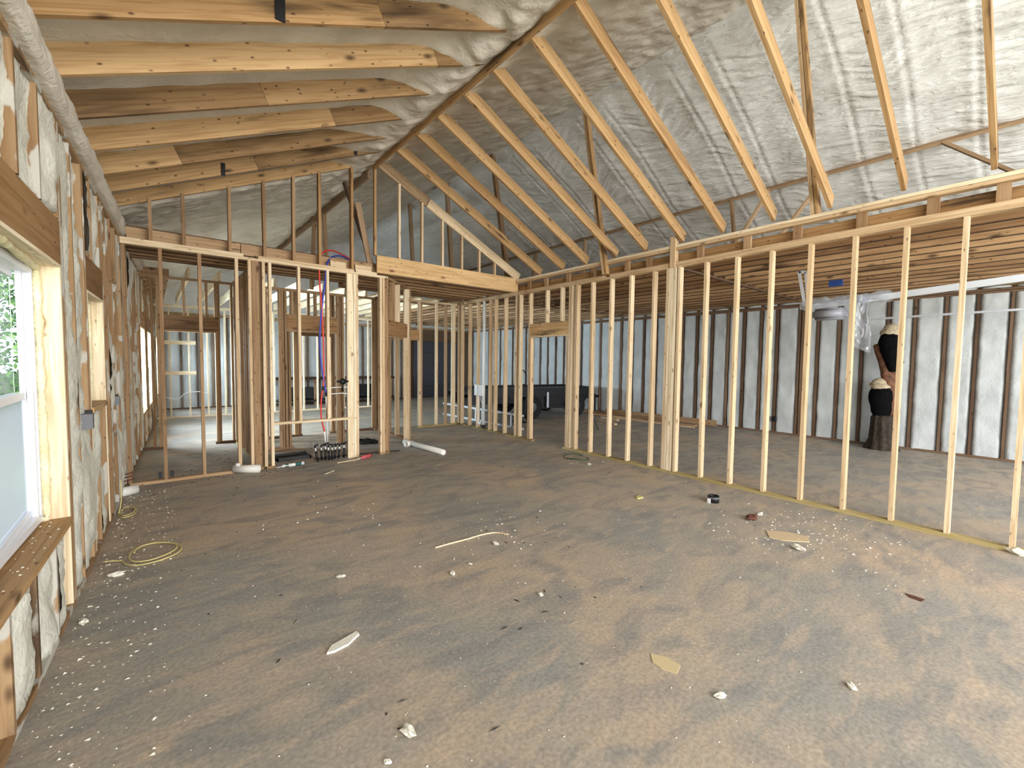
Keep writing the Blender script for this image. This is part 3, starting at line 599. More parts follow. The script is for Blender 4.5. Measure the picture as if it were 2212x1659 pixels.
for i, (tp, bt) in enumerate(pos):
    b0 = fl(*bt); t0 = at(tp[0], tp[1], 1, b0.y); o = empty('supply_stub', b0)
    tag(o, ['leaning black sleeved pipe stub nearest the drain box', 'black sleeved pipe stub second from the drain box', 'black sleeved pipe stub third from the drain box', 'black sleeved pipe stub under the white riser', 'black sleeved pipe stub fifth from the drain box', 'black sleeved pipe stub third from the pale studs', 'slanting black sleeved pipe stub second from the pale studs', 'black sleeved pipe stub nearest the pale studs'][i], 'pipe', 'sleeved pipe stubs rising from the slab')
    d = t0-b0; MB().tube([b0, b0+d*.66], .017, 10).done('sleeve', M_BLACK, o, True); MB().tube([b0+d*.66, b0+d*.88], .011, 8).done('bare_pipe', M_TAPE, o, True)
    q = b0+d; MB().tube([b0+d*.86, q, q+Vector((.05, .0, .012))], .015, 8).done('elbow', M_BLACK, o, True)
# floor drain box
dbx = empty('drain_box', fl(628, 990)); tag(dbx, 'black rectangular drain box set in the slab beside the pipe stubs', 'box')
c0 = fl(630, 989); m = MB(); w_, h_ = .25, .19
for (x0, y0, x1, y1) in ((-w_, -h_, w_, -h_+.02), (-w_, h_-.02, w_, h_), (-w_, -h_, -w_+.02, h_), (w_-.02, -h_, w_, h_)): m.box((c0.x+x0, c0.y+y0, 0), (c0.x+x1, c0.y+y1, .05))
m.done('rim', M_BLACK, dbx); MB().box((c0.x-w_+.02, c0.y-h_+.02, .0), (c0.x+w_-.02, c0.y+h_-.02, .02)).done('fill', M_PIT, dbx)
tag(MB().tube([(c0.x+w_+.005, 7.35, .008), (2.5, 7.34, .008), (3.35, 7.17, .008)], .008, 6).done('black_line', M_BLACK, None), 'thin black tube lying along the missing bottom plate', 'tube')
# pvc pieces on the floor
def pvc(a, b, r, label, name='pvc_pipe'):
    a, b = Vector((a[0], a[1], r)), Vector((b[0], b[1], r)); o = empty(name, ((a.x+b.x)/2, (a.y+b.y)/2, 0)); tag(o, label, 'pipe')
    MB().pipe(a, b, r, r*.86).done('pipe', M_PVC, o, True); return o
o = pvc((.86, 7.13), (1.14, 6.96), .055, 'short white drain pipe lying by the cross partition')
MB().tube([(.90, 7.10, .10), (.90, 7.10, .14)], [.035, .03], 10).done('fitting', M_PVC, o, True)
pvc((3.70, 7.70), (3.80, 6.42), .048, 'long white drain pipe lying out of the angled pantry wall')
o = pvc((3.60, 7.44), (3.76, 7.50), .05, 'stubby white pipe coupling beside the long drain pipe')
o = pvc((-.40, 6.60), (-.17, 6.72), .055, 'white drain pipe stub poking from the foamed wall')
for k in range(3): tag(MB().tube([(-.42, 6.75+.05*k, .13+.03*k), (-.20, 6.80+.05*k, .16+.03*k)], .008, 6).done('rusty_rod', M_RUST, None), ['lowest', 'middle', 'topmost'][k]+' of three rusty rods over the white pipe stub', 'rod', 'rusty rods by the foamed wall')
def caulk(px, py, ang, col, lab, r=.024, L=.22):
    p = fl(px, py); d = Vector((math.cos(ang), math.sin(ang), 0)); p.z = r; o = empty('caulk_tube', (p.x, p.y, 0)); tag(o, lab, 'tube')
    MB().tube([p-d*L/2, p+d*L/2], r, 12).done('barrel', col, o, True); MB().tube([p-d*L/2, p-d*(L/2+.09)], [.009, .004], 8).done('nozzle', M_WHITE, o, True)
    MB().tube([p-d*.02, p+d*.07], r+.0008, 12, cap=False).done('printed_band', M_TEAL if col is M_WHITE else M_CAULK, o, True)
caulk(640, 1006, .15, M_WHITE, 'white caulk tube with dark teal band below the drain box'); caulk(791, 990, .5, M_CAULK, 'red caulk tube lying by the pale post', .03)
caulk(618, 1008, .5, M_WHITE, 'smaller white tube touching the banded caulk tube', .018, .14)
for a, b, lb in (((728, 1001), (775, 993), 'long pale stick pointing at the red tube'), ((702, 1025), (722, 1018), 'short pale wood splinter in front of the pipe stubs'), ((760, 989), (784, 987), 'white straw beside the red tube')):
    a, b = fl(*a), fl(*b); t = MB().tube([a+Vector((0, 0, .006)), b+Vector((0, 0, .008))], .006, 6).done('stick', M_PALE, None); tag(t, lb, 'stick')
def rag(px, py, r, lab, mat=M_RAG, z=.05):
    p = fl(px, py); m = MB()
    for k in range(7): m.blob((p.x+(R()-.5)*r, p.y+(R()-.5)*r*.8, .02), (r*.4, r*.3, z), .8, 2.5)
    tag(m.done('crumpled_bag', mat, None, True), lab, 'bag')
rag(797, 957, .28, 'crumpled black plastic behind the pale post')
# yellow cable coils
def coil(px, py, rx, ry, lead, lab, n=2):
    c = fl(px, py); pts = []
    for k in range(int(26*n)):
        a = -math.pi*.95+k/26*2*math.pi; s = 1-.16*(k/26)+.05*math.sin(k*.7)
        pts.append((c.x+rx*s*math.cos(a), c.y+ry*s*math.sin(a)+.02*(k/26), .008+.006*(k/26)))
    L = [Vector(q) for q in lead]; t = MB().tube(curve(L+[Vector(pts[0])], 6)+[Vector(q) for q in pts], .0052, 6).done('cable_coil', M_YEL, None, True); tag(t, lab, 'cable')
coil(332, 1196, .19, .24, [(-.31, 4.50, .04), (-.27, 4.56, .012)], 'larger yellow cable coil lying out on the slab')
coil(276, 1108, .07, .20, [(-.27, 5.95, .35), (-.27, 5.9, .15)], 'smaller yellow cable coil hanging down at the wall foot')
# electrical boxes on the left wall
for (px, py, s, lb) in ((184, 910, 1.0, 'grey double outlet box on the stud below the small window'), (246, 865, .8, 'grey outlet box on the stud past the small window')):
    d = AF+AR*((px-1106)/F_PX)+AU*((829.5-py)/F_PX); t = (-.60+.0)/(d.x-.047*d.y); p = Vector((0, 0, CAM_H))+d*t
    o = empty('outlet_box', p); tag(o, lb, 'outlet box')
    MB().box((p.x-.05, p.y-.05*s, p.z-.055*s), (p.x+.045, p.y+.05*s, p.z+.055*s)).done('box', M_BOXG, o)
    MB().box((p.x+.045, p.y-.03*s, p.z-.004), (p.x+.047, p.y+.03*s, p.z+.004)).done('slot', M_BLACK, o)
    MB().box((p.x-.02, p.y+.09*s, p.z-.02), (p.x+.03, p.y+.16*s, p.z+.07*s)).done('side_clamp', M_BLACK, o)
for k, x in enumerate((.055, .175)): tag(MB().box((x-.02, 7.13, .06), (x+.02, 7.18, .13)).done('plate_tie', M_BLACK, None), ['black clip on the window side', 'black clip on the pantry side'][k]+' of the first hall stud foot', 'clip', 'black clips at the stud foot')
# laundry box on the garage partition
def PR(px, py, dx=0): d = AF+AR*((px-1106)/F_PX)+AU*((829.5-py)/F_PX); t = (5.74+dx)/(d.x-.021*d.y); return Vector((0, 0, CAM_H))+d*t
lb0 = PR(1033, 842); o = empty('washer_outlet_box', lb0); tag(o, 'white washing machine outlet box with drain trap on the partition', 'outlet box')
MB().box((lb0.x-.03, lb0.y-.20, lb0.z-.13), (lb0.x+.04, lb0.y+.12, lb0.z+.12)).done('box', M_WHITE, o)
MB().box((lb0.x-.034, lb0.y-.03, lb0.z-.12), (lb0.x-.03, lb0.y-.02, lb0.z+.11)).done('divider', M_BOXG, o)
yv = 8.27; xv = XR(yv)
MB().tube([(xv, yv, .12), (xv, yv, 3.12)], .038, 14).done('vent_pipe', M_WHITE, o, True)
yd = 8.50; xd = XR(yd)
MB().tube(curve([(xd, yd, .95), (xd, yd, .5), (xd, yd, .22), (xd, yd-.05, .13), (xd, yd-.11, .13), (xd, yd-.15, .2), (xd, yd-.2, .22)], 6), .03, 12).done('drain_trap', M_WHITE, o, True)
MB().tube(curve([(xd, yd-.10, .95), (xd, yd-.12, .7), (xd, yd-.2, .5), (xd, yd-.22, .3)], 6), .008, 8).done('thin_tube', M_WHITE, o, True)
MB().tube([(xv, yv, .0), (xv, yv, .12)], .045, 14).done('black_coupling', M_BLACK, o, True)
# wires at nook
t = MB().tube(curve([PR(1003, 650, .1), PR(1002, 690, .1), PR(994, 718, .1)], 6), .011, 8).done('blue_pipe_end', M_BLUE, None, True); tag(t, 'short blue pipe end hanging behind the nook corner studs', 'pipe')
MB().box(PR(994, 722, .12)-Vector((.03, .03, .03)), PR(994, 722, .12)+Vector((.03, .03, .03))).done('fitting', M_BLACK, t)
wc = MB().tube(curve([at(357, 857, 1, 14.49), at(372, 862, 1, 14.49), at(388, 860, 1, 14.49), at(402, 849, 1, 14.49), at(430, 846, 1, 14.49), at(452, 850, 1, 14.49)], 6), .012, 6).done('white_cable', M_WHITE, None, True); tag(wc, 'white cable sagging across the far pale studs', 'cable')
for (x, lb) in ((.97, 'beside the hall wall'),): pass
# ------------------------------------------------------------------ garage things
tr = empty('utility_trailer', (8.6, 9.2, 0)); tag(tr, 'black flatbed utility trailer parked across the garage', 'trailer')
TA = Matrix.Translation((8.45, 9.15, 0)) @ Matrix.Rotation(-.20, 4, 'Z')
def tb(nm, lo, hi, mat=M_TRAIL): return MB().box(lo, hi, TA).done(nm, mat, tr)
tb('deck', (-2.1, -.1, .72), (1.95, 1.5, .80)); tb('side_rail', (-2.1, -.14, .62), (1.95, -.10, .86)); tb('side_rail', (-2.1, 1.5, .62), (1.95, 1.54, .86)); tb('chassis_beam', (-2.1, .2, .42), (1.9, .3, .62)); tb('chassis_beam', (-2.1, 1.1, .42), (1.9, 1.2, .62))
tb('axle_box', (-.2, -.05, .26), (1.3, .25, .62)); tb('front_board', (1.88, -.1, .62), (1.98, 1.5, .86))
MB().tube([TA @ Vector((1.9, .25, .52)), TA @ Vector((2.9, .70, .50))], .045, 6).done('drawbar', M_TRAIL, tr); MB().tube([TA @ Vector((1.9, 1.2, .52)), TA @ Vector((2.9, .75, .50))], .045, 6).done('drawbar', M_TRAIL, tr)
MB().tube([TA @ Vector((2.88, .72, .50)), TA @ Vector((3.12, .72, .50))], [.05, .035], 8).done('coupler', M_TRAIL, tr); MB().tube([TA @ Vector((2.5, .5, .02)), TA @ Vector((2.5, .5, .6))], .03, 8).done('jack', M_TRAIL, tr)
for x in (-.25, 1.25):
    for yy in (-.20, 1.42):
        a, b = TA @ Vector((x, yy, .33)), TA @ Vector((x, yy+.2, .33)); wdir = (b-a).normalized()
        wh_ = MB().tube([a, a+wdir*.02, b-wdir*.02, b], [.29, .33, .33, .29], 24).done('wheel', M_TYRE, tr)
        MB().tube([a-wdir*.006, a+wdir*.02], [.12, .19], 16).done('rim', M_RIM, wh_, True)
for x in (-.75, .25): tb('support_leg', (x, -.16, .30), (x+.06, -.12, .74), M_GALV)
tag(tr, None)
ht = empty('hand_truck', (7.5, 8.7, 0)); tag(ht, 'black hand truck with a looped handle standing by the trailer', 'hand truck')
hx = at(1128, 850, 0, 7.55); Y0 = hx.y
hp = [(7.55, Y0-.16, .1), (7.55, Y0-.16, 1.1), (7.55, Y0-.12, 1.28), (7.55, Y0, 1.38), (7.55, Y0+.12, 1.28), (7.55, Y0+.16, 1.1), (7.55, Y0+.16, .1)]
MB().tube(curve(hp, 5), .014, 8).done('frame', M_TRAIL, ht, True); MB().tube([(7.55, Y0-.16, 1.0), (7.55, Y0+.16, 1.0)], .01, 6).done('crossbar', M_TRAIL, ht); MB().tube([(7.55, Y0, .1), (7.55, Y0, 1.0)], .01, 6).done('spine', M_TRAIL, ht)
MB().box((7.35, Y0-.2, 0), (7.57, Y0+.2, .02)).done('toe_plate', M_TRAIL, ht)
for s in (-.22, .22): MB().tube([(7.63, Y0+s-.02, .1), (7.63, Y0+s+.02, .1)], .1, 16).done('wheel', M_TYRE, ht)
lad = empty('ladder', (6.7, 9.4, 0)); tag(lad, 'aluminium ladder lying on its edge behind the partition', 'ladder')
for z in (.02, .33): MB().box((6.66, 7.7, z-.02), (6.72, 11.3, z+.03)).done('rail', M_GALV, lad)
for k in range(12): MB().tube([(6.69, 7.85+.3*k, .03), (6.69, 7.85+.3*k, .32)], .014, 6).done('rung', M_GALV, lad)
# far end clutter: work table with long board
wt = empty('work_table', (5.4, 15.9, 0)); tag(wt, 'long low workbench of rough planks against the far wall', 'table')
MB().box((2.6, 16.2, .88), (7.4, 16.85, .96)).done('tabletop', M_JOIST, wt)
for x in (2.8, 4.4, 5.9, 7.2): MB().box((x, 16.25, 0), (x+.09, 16.34, .88)).done('leg', M_BROWN, wt)
MB().box((2.6, 16.2, .14), (7.4, 16.8, .18)).done('lower_shelf', M_TRAIL, wt)
cr_ = MB().box((3.4, 16.3, .22), (4.6, 16.75, .6)).done('storage_bin', M_TRAIL, None); tag(cr_, 'black storage bin under the far workbench, behind the plumbing', 'bin')
cr_ = MB().box((5.9, 16.3, .22), (6.9, 16.75, .66)).done('storage_bin', M_TRAIL, None); tag(cr_, 'black storage bin under the far workbench, by its garage end', 'bin')
# lumber pile
labs = ['lowest board of the lumber lying along the garage wall', 'reddish plank edge on in the lumber by the garage wall', 'long pale strip in front of the garage wall lumber', 'brown plank at the back of the garage wall lumber', 'thin dark batten on the garage wall lumber', 'topmost crooked board of the garage wall lumber', 'shortest brown board of the garage wall lumber']
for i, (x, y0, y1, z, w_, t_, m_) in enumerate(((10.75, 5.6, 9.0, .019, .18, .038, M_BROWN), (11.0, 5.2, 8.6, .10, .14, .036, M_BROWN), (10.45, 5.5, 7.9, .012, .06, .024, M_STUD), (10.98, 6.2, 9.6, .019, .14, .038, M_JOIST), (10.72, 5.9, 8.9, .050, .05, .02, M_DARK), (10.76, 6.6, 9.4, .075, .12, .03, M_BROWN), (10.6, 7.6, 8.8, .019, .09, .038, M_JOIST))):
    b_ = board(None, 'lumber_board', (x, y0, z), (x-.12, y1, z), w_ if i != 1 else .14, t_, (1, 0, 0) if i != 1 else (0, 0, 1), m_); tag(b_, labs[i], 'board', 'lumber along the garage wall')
for i, (a, b) in enumerate((((1292, 908), (1330, 918)), ((1300, 903), (1335, 909)))):
    a, b = fl(*a), fl(*b); b_ = board(None, 'lumber_offcut', a+Vector((0, 0, .02)), b+Vector((0, 0, .02)), .09, .038, (0, 1, 0), M_STUD); tag(b_, ['pale lumber offcut on the garage floor nearer the partition', 'pale lumber offcut on the garage floor nearer the lumber'][i], 'board', 'offcuts on the garage floor')
st = sheet('green_strap', None, M_GREEN, 14, 1, lambda u, v: tuple(fl(1277+14*u, 903+28*u)+Vector((0, .0, .012+.25*u*(1-u)))+Vector((.05*v, 0, 0)))); tag(st, 'glossy green packing strap curling up from the garage floor', 'strap')
# carved eagles
cx, cy = 10.88, 1.93
sta = empty('carved_eagle_statue', (cx, cy, 0)); tag(sta, 'chainsaw carving of two bald eagles, one above the other, on a stump', 'statue')
m = MB(); pr = [(0, .27), (.06, .24), (.2, .205), (.45, .185), (.62, .18), (.66, .15)]
rings = []
for (z, r) in pr:
    rings.append([m.b.verts.new((cx+r*(1+.10*math.sin(k*1.9+z*3)+.06*math.sin(k*4.1))*math.cos(k*2*math.pi/32), cy+r*(1+.10*math.sin(k*1.9+z*3)+.06*math.sin(k*4.1))*math.sin(k*2*math.pi/32), z)) for k in range(32)])
for A, B in zip(rings, rings[1:]):
    for k in range(32): m.b.faces.new((A[k], A[(k+1) % 32], B[(k+1) % 32], B[k]))
m.b.faces.new(rings[-1]); m.done('stump', M_STUMP, sta, True)
def taper(name, prof, mat, amp=.06, flat=.85):
    pts = [Vector(p[:3]) for p in prof]; rr = [p[3] for p in prof]; C_ = curve(pts, 6); n_ = len(C_)
    rads = [rr[min(len(rr)-1, int(i/6))]*(1-(i % 6)/6)+rr[min(len(rr)-1, int(i/6)+1)]*((i % 6)/6) for i in range(n_)]
    mm = MB(); mm.tube(C_, rads, 20)
    for v in mm.b.verts: v.co += Vector((1, 1, 0))*amp*.3*noise.noise(v.co*9)
    return mm.done(name, mat, sta, True)
taper('lower_eagle_body', [(cx, cy+.02, .62, .12), (cx-.02, cy+.03, .75, .16), (cx-.03, cy+.05, .95, .185), (cx-.02, cy+.05, 1.10, .175), (cx-.02, cy+.05, 1.20, .13), (cx-.02, cy+.05, 1.26, .08)], M_STATB)
taper('log', [(cx+.05, cy-.10, .66, .10), (cx+.05, cy-.10, 1.0, .10), (cx+.04, cy-.04, 1.35, .11), (cx+.02, cy+.02, 1.65, .10), (cx, cy+.13, 1.95, .075), (cx, cy+.16, 2.02, .05)], M_STATT)
taper('branch', [(cx+.04, cy-.05, 1.4, .08), (cx+.03, cy-.14, 1.6, .07), (cx+.03, cy-.2, 1.72, .06)], M_STATT)
taper('upper_eagle_body', [(cx-.02, cy-.10, 1.50, .05), (cx-.04, cy-.10, 1.68, .12), (cx-.05, cy-.08, 1.9, .18), (cx-.05, cy-.04, 2.08, .17), (cx-.04, cy-.02, 2.20, .12), (cx-.04, cy-.02, 2.26, .08)], M_STATB)
for (nm, z, dy, s) in (('lower_eagle_head', 1.25, .06, 1), ('upper_eagle_head', 2.29, -.03, -1)):
    h = MB(); h.blob((cx-.03, cy+dy+s*.02, z+.015), (.10, .125, .105), .08, 2.2, 3); h.blob((cx-.03, cy+dy, z-.055), (.135, .15, .10), .15, 2.5, 3); ho = h.done(nm, M_STATW, sta, True)
    y_ = cy+dy+s*.10; MB().tube(curve([(cx-.03, y_, z+.01), (cx-.03, y_+s*.05, z+.0), (cx-.03, y_+s*.075, z-.035)], 4), [.035, .034, .033, .03, .026, .02, .014, .008, .004], 10).done('beak', M_BEAK, ho, True)
    for sx in (-1, 1): MB().blob((cx-.03+sx*.075, cy+dy+s*.06, z+.025), (.014, .016, .014), 0, 1, 1).done('eye', M_BLACK, ho, True)
# garage door opener
OX = 7.75
mc = at(1793, 676, 0, OX); op = empty('garage_door_opener', (OX, mc.y, mc.z)); tag(op, 'plastic wrapped garage door opener motor with long steel rail', 'opener')
m = MB().box((mc.x-.13, mc.y-.20, mc.z-.10), (mc.x+.13, mc.y+.20, mc.z+.06)); bmesh.ops.bevel(m.b, geom=m.b.edges[:], offset=.035, segments=3, affect='EDGES'); m.done('motor', plain('grey_motor_case', (150, 150, 158), .35), op, True)
r0 = at(1752, 664, 0, OX); rq = at(2212, 600, 0, OX); r1 = rq+(rq-r0)*.7; board(op, 'rail', r0, r1, .05, .075, (1, 0, 0), M_STEEL); board(op, 'rail_lip', r0+Vector((-.03, 0, .036)), r1+Vector((-.03, 0, .036)), .04, .008, (1, 0, 0), M_STEEL)
a_ = at(1726, 583, 0, OX); b_ = at(1739, 662, 0, OX); a_.z = min(a_.z, 3.045)
a2 = at(1741, 588, 0, OX); b2 = at(1746, 655, 0, OX); a2.z = min(a2.z, 3.045)
for p_, q_ in ((a_, b_), (a2, b2), (a_, a2)): board(op, 'hanger', p_, q_, .045, .006, (0, 1, 0) if p_ is not a_ or q_ is not a2 else (0, 0, 1), M_STEEL)
def wrap(u, v):
    y = r0.y+.12-1.05*u; a = math.pi*(v*1.5-.25); q_ = .09+.05*fbm(u*6, v*5, 3)
    return (OX+q_*1.2*math.cos(a), y, r0.z+.05*u+q_*math.sin(a)*.8+.03*fbm(u*11, v*11, 1)+.02)
so = sheet('wrapping', op, M_SHEET, 36, 24, wrap)
mb = MB(); q = at(1803, 612, 2, 3.0); mb.box((q.x-.02, q.y-.11, q.z-.05), (q.x+.04, q.y+.08, q.z+.05)); tag(mb.done('junction_box', M_BLUEBOX, None), 'blue junction box nailed under a joist above the opener', 'box')
def hang(u, v):
    a = at(1838+u*42, 640, 0, OX-.09); z = a.z+.02-v*.70-.10*u*v
    return (OX-.09+.04*math.sin(u*9+v*3)+.05*fbm(u*5, v*5, 2), a.y-.05*v*(u-.5)+.02*math.sin(v*6), z)
tag(sheet('plastic_sheet', None, M_SHEET, 24, 30, hang), 'torn clear plastic sheet hanging from the opener rail', 'sheet')
tk = empty('door_track', (10.5, 1, 2.5)); tag(tk, 'galvanised horizontal door track in front of the garage wall', 'track')
board(tk, 'channel', (10.5, 2.13, 2.48), (10.5, -1.4, 2.54), .05, .035, (1, 0, 0), M_GALV)
ob = MB(); q = at(1672, 905, 0, 11.2); ob.box((11.17, q.y-.04, q.z-.06), (11.24, q.y+.04, q.z+.06)); tag(ob.done('wall_outlet', M_BLACK, None), 'small black outlet box low on the foamed garage wall', 'outlet box')
# ------------------------------------------------------------------ things on the main floor
p = fl(1541, 1084); o = empty('black_coupling', p); tag(o, 'black rubber pipe coupling standing on the slab', 'coupling')
MB().pipe(p, p+Vector((0, 0, .075)), .062, .048, 24).done('sleeve', M_BLACK, o, True); MB().pipe(p+Vector((0, 0, .05)), p+Vector((0, 0, .062)), .066, .061, 24).done('clamp_band', M_BOXG, o, True)
MB().box(p+Vector((-.09, -.0, .0)), p+Vector((-.07, .03, .05))).done('paper_label', M_WHITE, o)
p = fl(1245, 989); pts = [(p.x+.17*(1+.08*math.sin(a*3))*math.cos(a), p.y+.24*math.sin(a), .01+.01*math.sin(a*2)) for a in [k*2*math.pi*.97/28 for k in range(28)]]
tag(MB().tube(pts, .008, 6).done('hose_loop', M_GREEN, None, True), 'dark green hose loop on the slab near the doorway', 'hose')
def plate(name, pxs, mat, lab, cat, t=.006, z=.0):
    P = [fl(*q) for q in pxs]; b = bmesh.new(); lo = [b.verts.new((q.x, q.y, z)) for q in P]; hi = [b.verts.new((q.x, q.y, z+t)) for q in P]; n_ = len(P)
    b.faces.new(hi); b.faces.new(lo[::-1])
    for i in range(n_): b.faces.new((lo[i], lo[(i+1) % n_], hi[(i+1) % n_], hi[i]))
    bmesh.ops.recalc_face_normals(b, faces=b.faces); me = bpy.data.meshes.new(name); b.to_mesh(me); b.free(); tag(link(name, me, mat), lab, cat)
plate('cardboard_scrap', [(1655, 1147), (1700, 1150), (1745, 1160), (1748, 1172), (1690, 1168), (1662, 1162)], M_CARD, 'flat cardboard scrap by the partition foot', 'cardboard')
plate('board_shard', [(706, 1414), (716, 1398), (770, 1367), (776, 1372), (752, 1395), (722, 1410)], M_CRUMB, 'long pale foam shard lying alone on the open floor', 'shard', .012)
plate('paper_scrap', [(1405, 1412), (1440, 1420), (1470, 1438), (1462, 1456), (1430, 1446), (1410, 1432)], plain('buff_paper', (196, 176, 136), .8), 'buff paper scrap pressed to the floor', 'paper', .003)
plate('paper_scrap', [(1373, 1075), (1381, 1071), (1387, 1074), (1390, 1076), (1377, 1078)], plain('yellow_paper', (196, 190, 124), .7), 'small yellow paper scrap on the floor', 'paper', .012)
tag(MB().tube(curve([fl(940, 1185), fl(975, 1175), fl(1010, 1166), fl(1040, 1157), fl(1070, 1152), fl(1098, 1156)], 5), .007, 6).done('wood_strip', M_STUD, None, True).__class__ and bpy.data.objects['wood_strip'], 'thin curved wood strip in the middle of the floor', 'strip')
bpy.data.objects['wood_strip'].location.z = .007
plate('brown_leaf', [(1955, 1282), (1975, 1288), (1998, 1296), (1990, 1300), (1965, 1291)], M_RUST, 'small dark brown stained chip on the floor', 'chip', .004)
SCR = [(978, 1240, 9, 'foam scrap shaped like a bent chip, mid floor'), (1168, 1286, 8, 'small foam scrap right of the curved strip'), (881, 1583, 16, 'large flat foam scrap at the bottom edge of the floor'), (1556, 1506, 11, 'upright foam scrap on the open floor'), (2198, 1197, 14, 'white foam scrap against the partition foot'), (736, 1247, 9, 'slanting foam scrap between the coil and the strip'), (1070, 1176, 10, 'foam scrap just below the curved strip'), (1016, 1219, 5, 'tiny foam scrap beside the bent one'), (181, 1346, 10, 'foam scrap near the big window wall'), (1642, 1112, 8, 'foam scrap by the reddish clod'), (1725, 1187, 12, 'foam scrap under the cardboard'), (1840, 1486, 9, 'foam scrap far out on the open floor'), (252, 1244, 11, 'foam scrap below the yellow coil'), (838, 1648, 8, 'foam scrap cut by the bottom edge of the photo'), (1374, 1004, 6, 'white foam scrap at the foot of the fifth partition stud'), (1272, 1004, 6, 'white foam scrap below the green loop')]
for i, (x, y, s, lb) in enumerate(SCR):
    p = fl(x, y); d = (p-Vector((0, 0, CAM_H))).length; r = s*d/F_PX*.9
    mm = Matrix.Rotation(R()*3, 3, 'Z'); tag(MB().blob((p.x, p.y, r*.3), (r, r*.55, r*.32), .9, 2.2, 2, mm).done('foam_scrap', M_CRUMB, None), lb, 'scrap', 'foam scraps on the floor')
tag(MB().blob(tuple(fl(1624, 1122)+Vector((0, 0, .02))), (.07, .045, .03), .7, 3, 2).done('reddish_clod', M_RUST, None), 'reddish brown clod among foam crumbs near the cardboard', 'clod')
# crumbs nobody could count
cb = bmesh.new(); rnd = random.Random(3)
def crumb(x, y, r):
    a = rnd.random()*6; vs = [cb.verts.new((x+r*(.6+.6*rnd.random())*math.cos(a+k*2.1), y+r*(.6+.6*rnd.random())*math.sin(a+k*2.1), .001)) for k in range(3)]
    t_ = cb.verts.new((x, y, r*(.3+.5*rnd.random())))
    for k in range(3): cb.faces.new((vs[k], vs[(k+1) % 3], t_))
for k in range(2600):
    x = -.3+6.0*rnd.random(); y = .5+6.4*rnd.random()**1.0
    if x < XL(y)+.04: continue
    crumb(x, y, .002+.006*rnd.random()**3)
for k in range(900):
    y = 1.2+5.6*rnd.random(); crumb(XL(y)+.04+.45*rnd.random()**1.6, y, .003+.012*rnd.random()**3)
for (cx_, cy_, sx, n_) in ((4.55, 1.5, .45, 320), (2.4, 3.2, .35, 120), (5.2, 1.3, .4, 150), (1.6, 4.5, .6, 90), (5.3, 4.6, .3, 60)):
    for k in range(n_): crumb(cx_+rnd.gauss(0, sx), cy_+rnd.gauss(0, sx*.8), .003+.013*rnd.random()**3)
for k in range(32): # on the window sill
    y = 2.35+1.45*rnd.random(); a = .2*rnd.random()*.5; vs = (XL(y)-.01-a, y)
    r = .003+.006*rnd.random(); q = [cb.verts.new((vs[0]+r*math.cos(j*2.1), vs[1]+r*math.sin(j*2.1), .601)) for j in range(3)]; t_ = cb.verts.new((vs[0], vs[1], .601+r*.6))
    for j in range(3): cb.faces.new((q[j], q[(j+1) % 3], t_))
me = bpy.data.meshes.new('foam_crumbs'); cb.to_mesh(me); cb.free(); tag(link('foam_crumbs', me, M_CRUMB), 'white foam crumbs scattered over the slab', 'crumbs', kind='stuff')
db = bmesh.new()
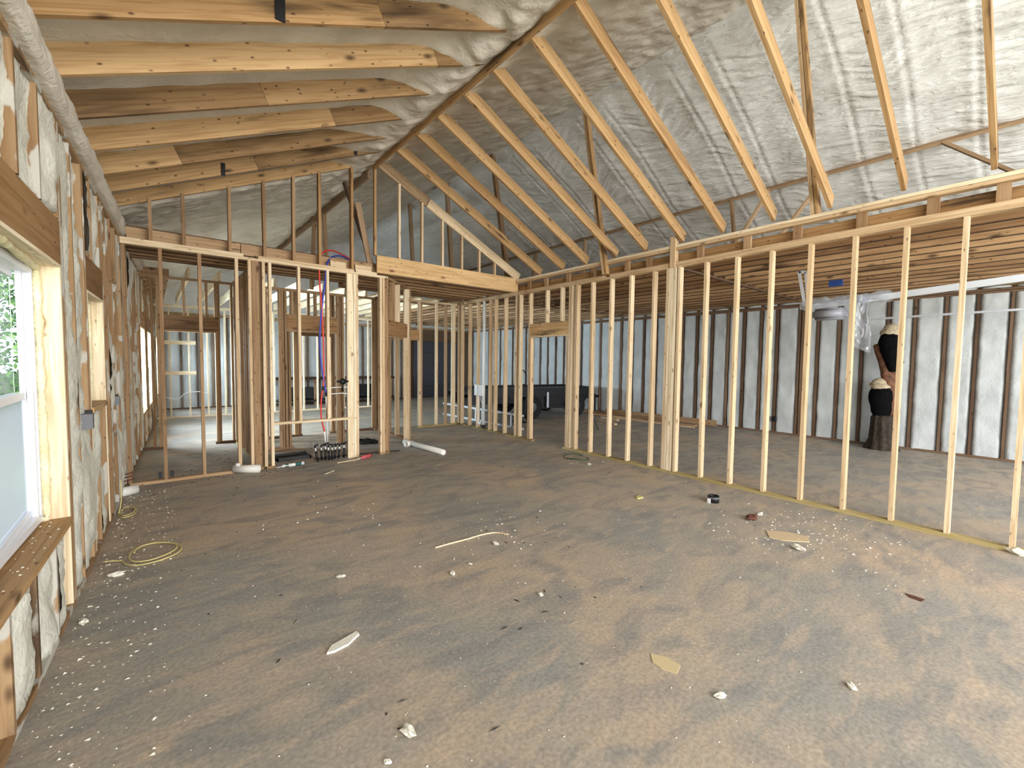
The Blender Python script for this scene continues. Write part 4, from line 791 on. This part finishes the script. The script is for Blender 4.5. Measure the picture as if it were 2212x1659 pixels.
for k in range(330):
    if k < 260: x, y = .3+2.2*rnd.random(), 6.7+2.2*rnd.random()
    else: x, y = XL(3)+.2+5.4*rnd.random(), 1.2+5.4*rnd.random()
    a, l, w_ = rnd.random()*6.28, .008+.03*rnd.random()**2, .003+.004*rnd.random(); d_ = Vector((math.cos(a), math.sin(a), 0)); n_ = Vector((-d_.y, d_.x, 0)); c_ = Vector((x, y, .001))
    q = [db.verts.new(c_+d_*l), db.verts.new(c_+n_*w_), db.verts.new(c_-d_*l), db.verts.new(c_-n_*w_)]; t_ = db.verts.new(c_+Vector((0, 0, w_)))
    for j in range(4): db.faces.new((q[j], q[(j+1) % 4], t_))
me = bpy.data.meshes.new('bark_chips'); db.to_mesh(me); db.free(); tag(link('wood_chips', me, M_PIT), 'dark bark chips and splinters littering the slab', 'chips', kind='stuff')
# black straps round two rafters
for (px, py, y, lb) in ((482, 366, 6.50, 'black strap stub on the rafter next to the gable, near its foot'), (768, 323, 6.50, 'black strap stub on the rafter next to the gable, near its top'), (605, 20, 3.33, 'black strap hanging on the topmost visible rafter')):
    q = at(px, py, 1, y-.003); s = .022 if y > 5 else .03; dz = .075
    t = MB().box((q.x-s, y-.012, q.z-dz), (q.x+s, y-.002, q.z+dz)).done('rafter_strap', M_STRAP, None); tag(t, lb, 'strap')
# ------------------------------------------------------------------ trees outside the big window
def tree(x, y, h, r, lab, seed):
    o = empty('tree', (x, y, -.2)); tag(o, lab, 'tree', 'trees outside the big window'); rd = random.Random(seed)
    MB().tube([(x, y, -.2), (x+.1, y, h*.5), (x, y+.1, h*.9)], [.16, .11, .04], 8).done('trunk', M_BARK, o, True)
    b = bmesh.new()
    for k in range(2600):
        u, v, w_ = rd.gauss(0, 1), rd.gauss(0, 1), rd.gauss(0, 1); l = math.sqrt(u*u+v*v+w_*w_)+.01; s = r*rd.random()**.4/l
        c = Vector((x+u*s, y+v*s, h*.58+w_*s*1.5)); d1 = Vector((rd.gauss(0, 1), rd.gauss(0, 1), rd.gauss(0, 1))).normalized(); d2 = d1.orthogonal().normalized(); e = .09
        b.faces.new([b.verts.new(c+d1*e), b.verts.new(c+d2*e*.6), b.verts.new(c-d1*e), b.verts.new(c-d2*e*.6)])
    me = bpy.data.meshes.new('crown'); b.to_mesh(me); b.free(); co = link('crown', me, M_LEAF, o); co['kind'] = 'stuff'
tree(-3.3, 17, 6, 2.3, 'bushy green tree closest behind the glass', 1); tree(-5.2, 25, 8, 3.6, 'green tree standing farther off behind the glass', 2); tree(-8.5, 21, 7, 2.6, 'tall green tree at the edge of the glass', 3)
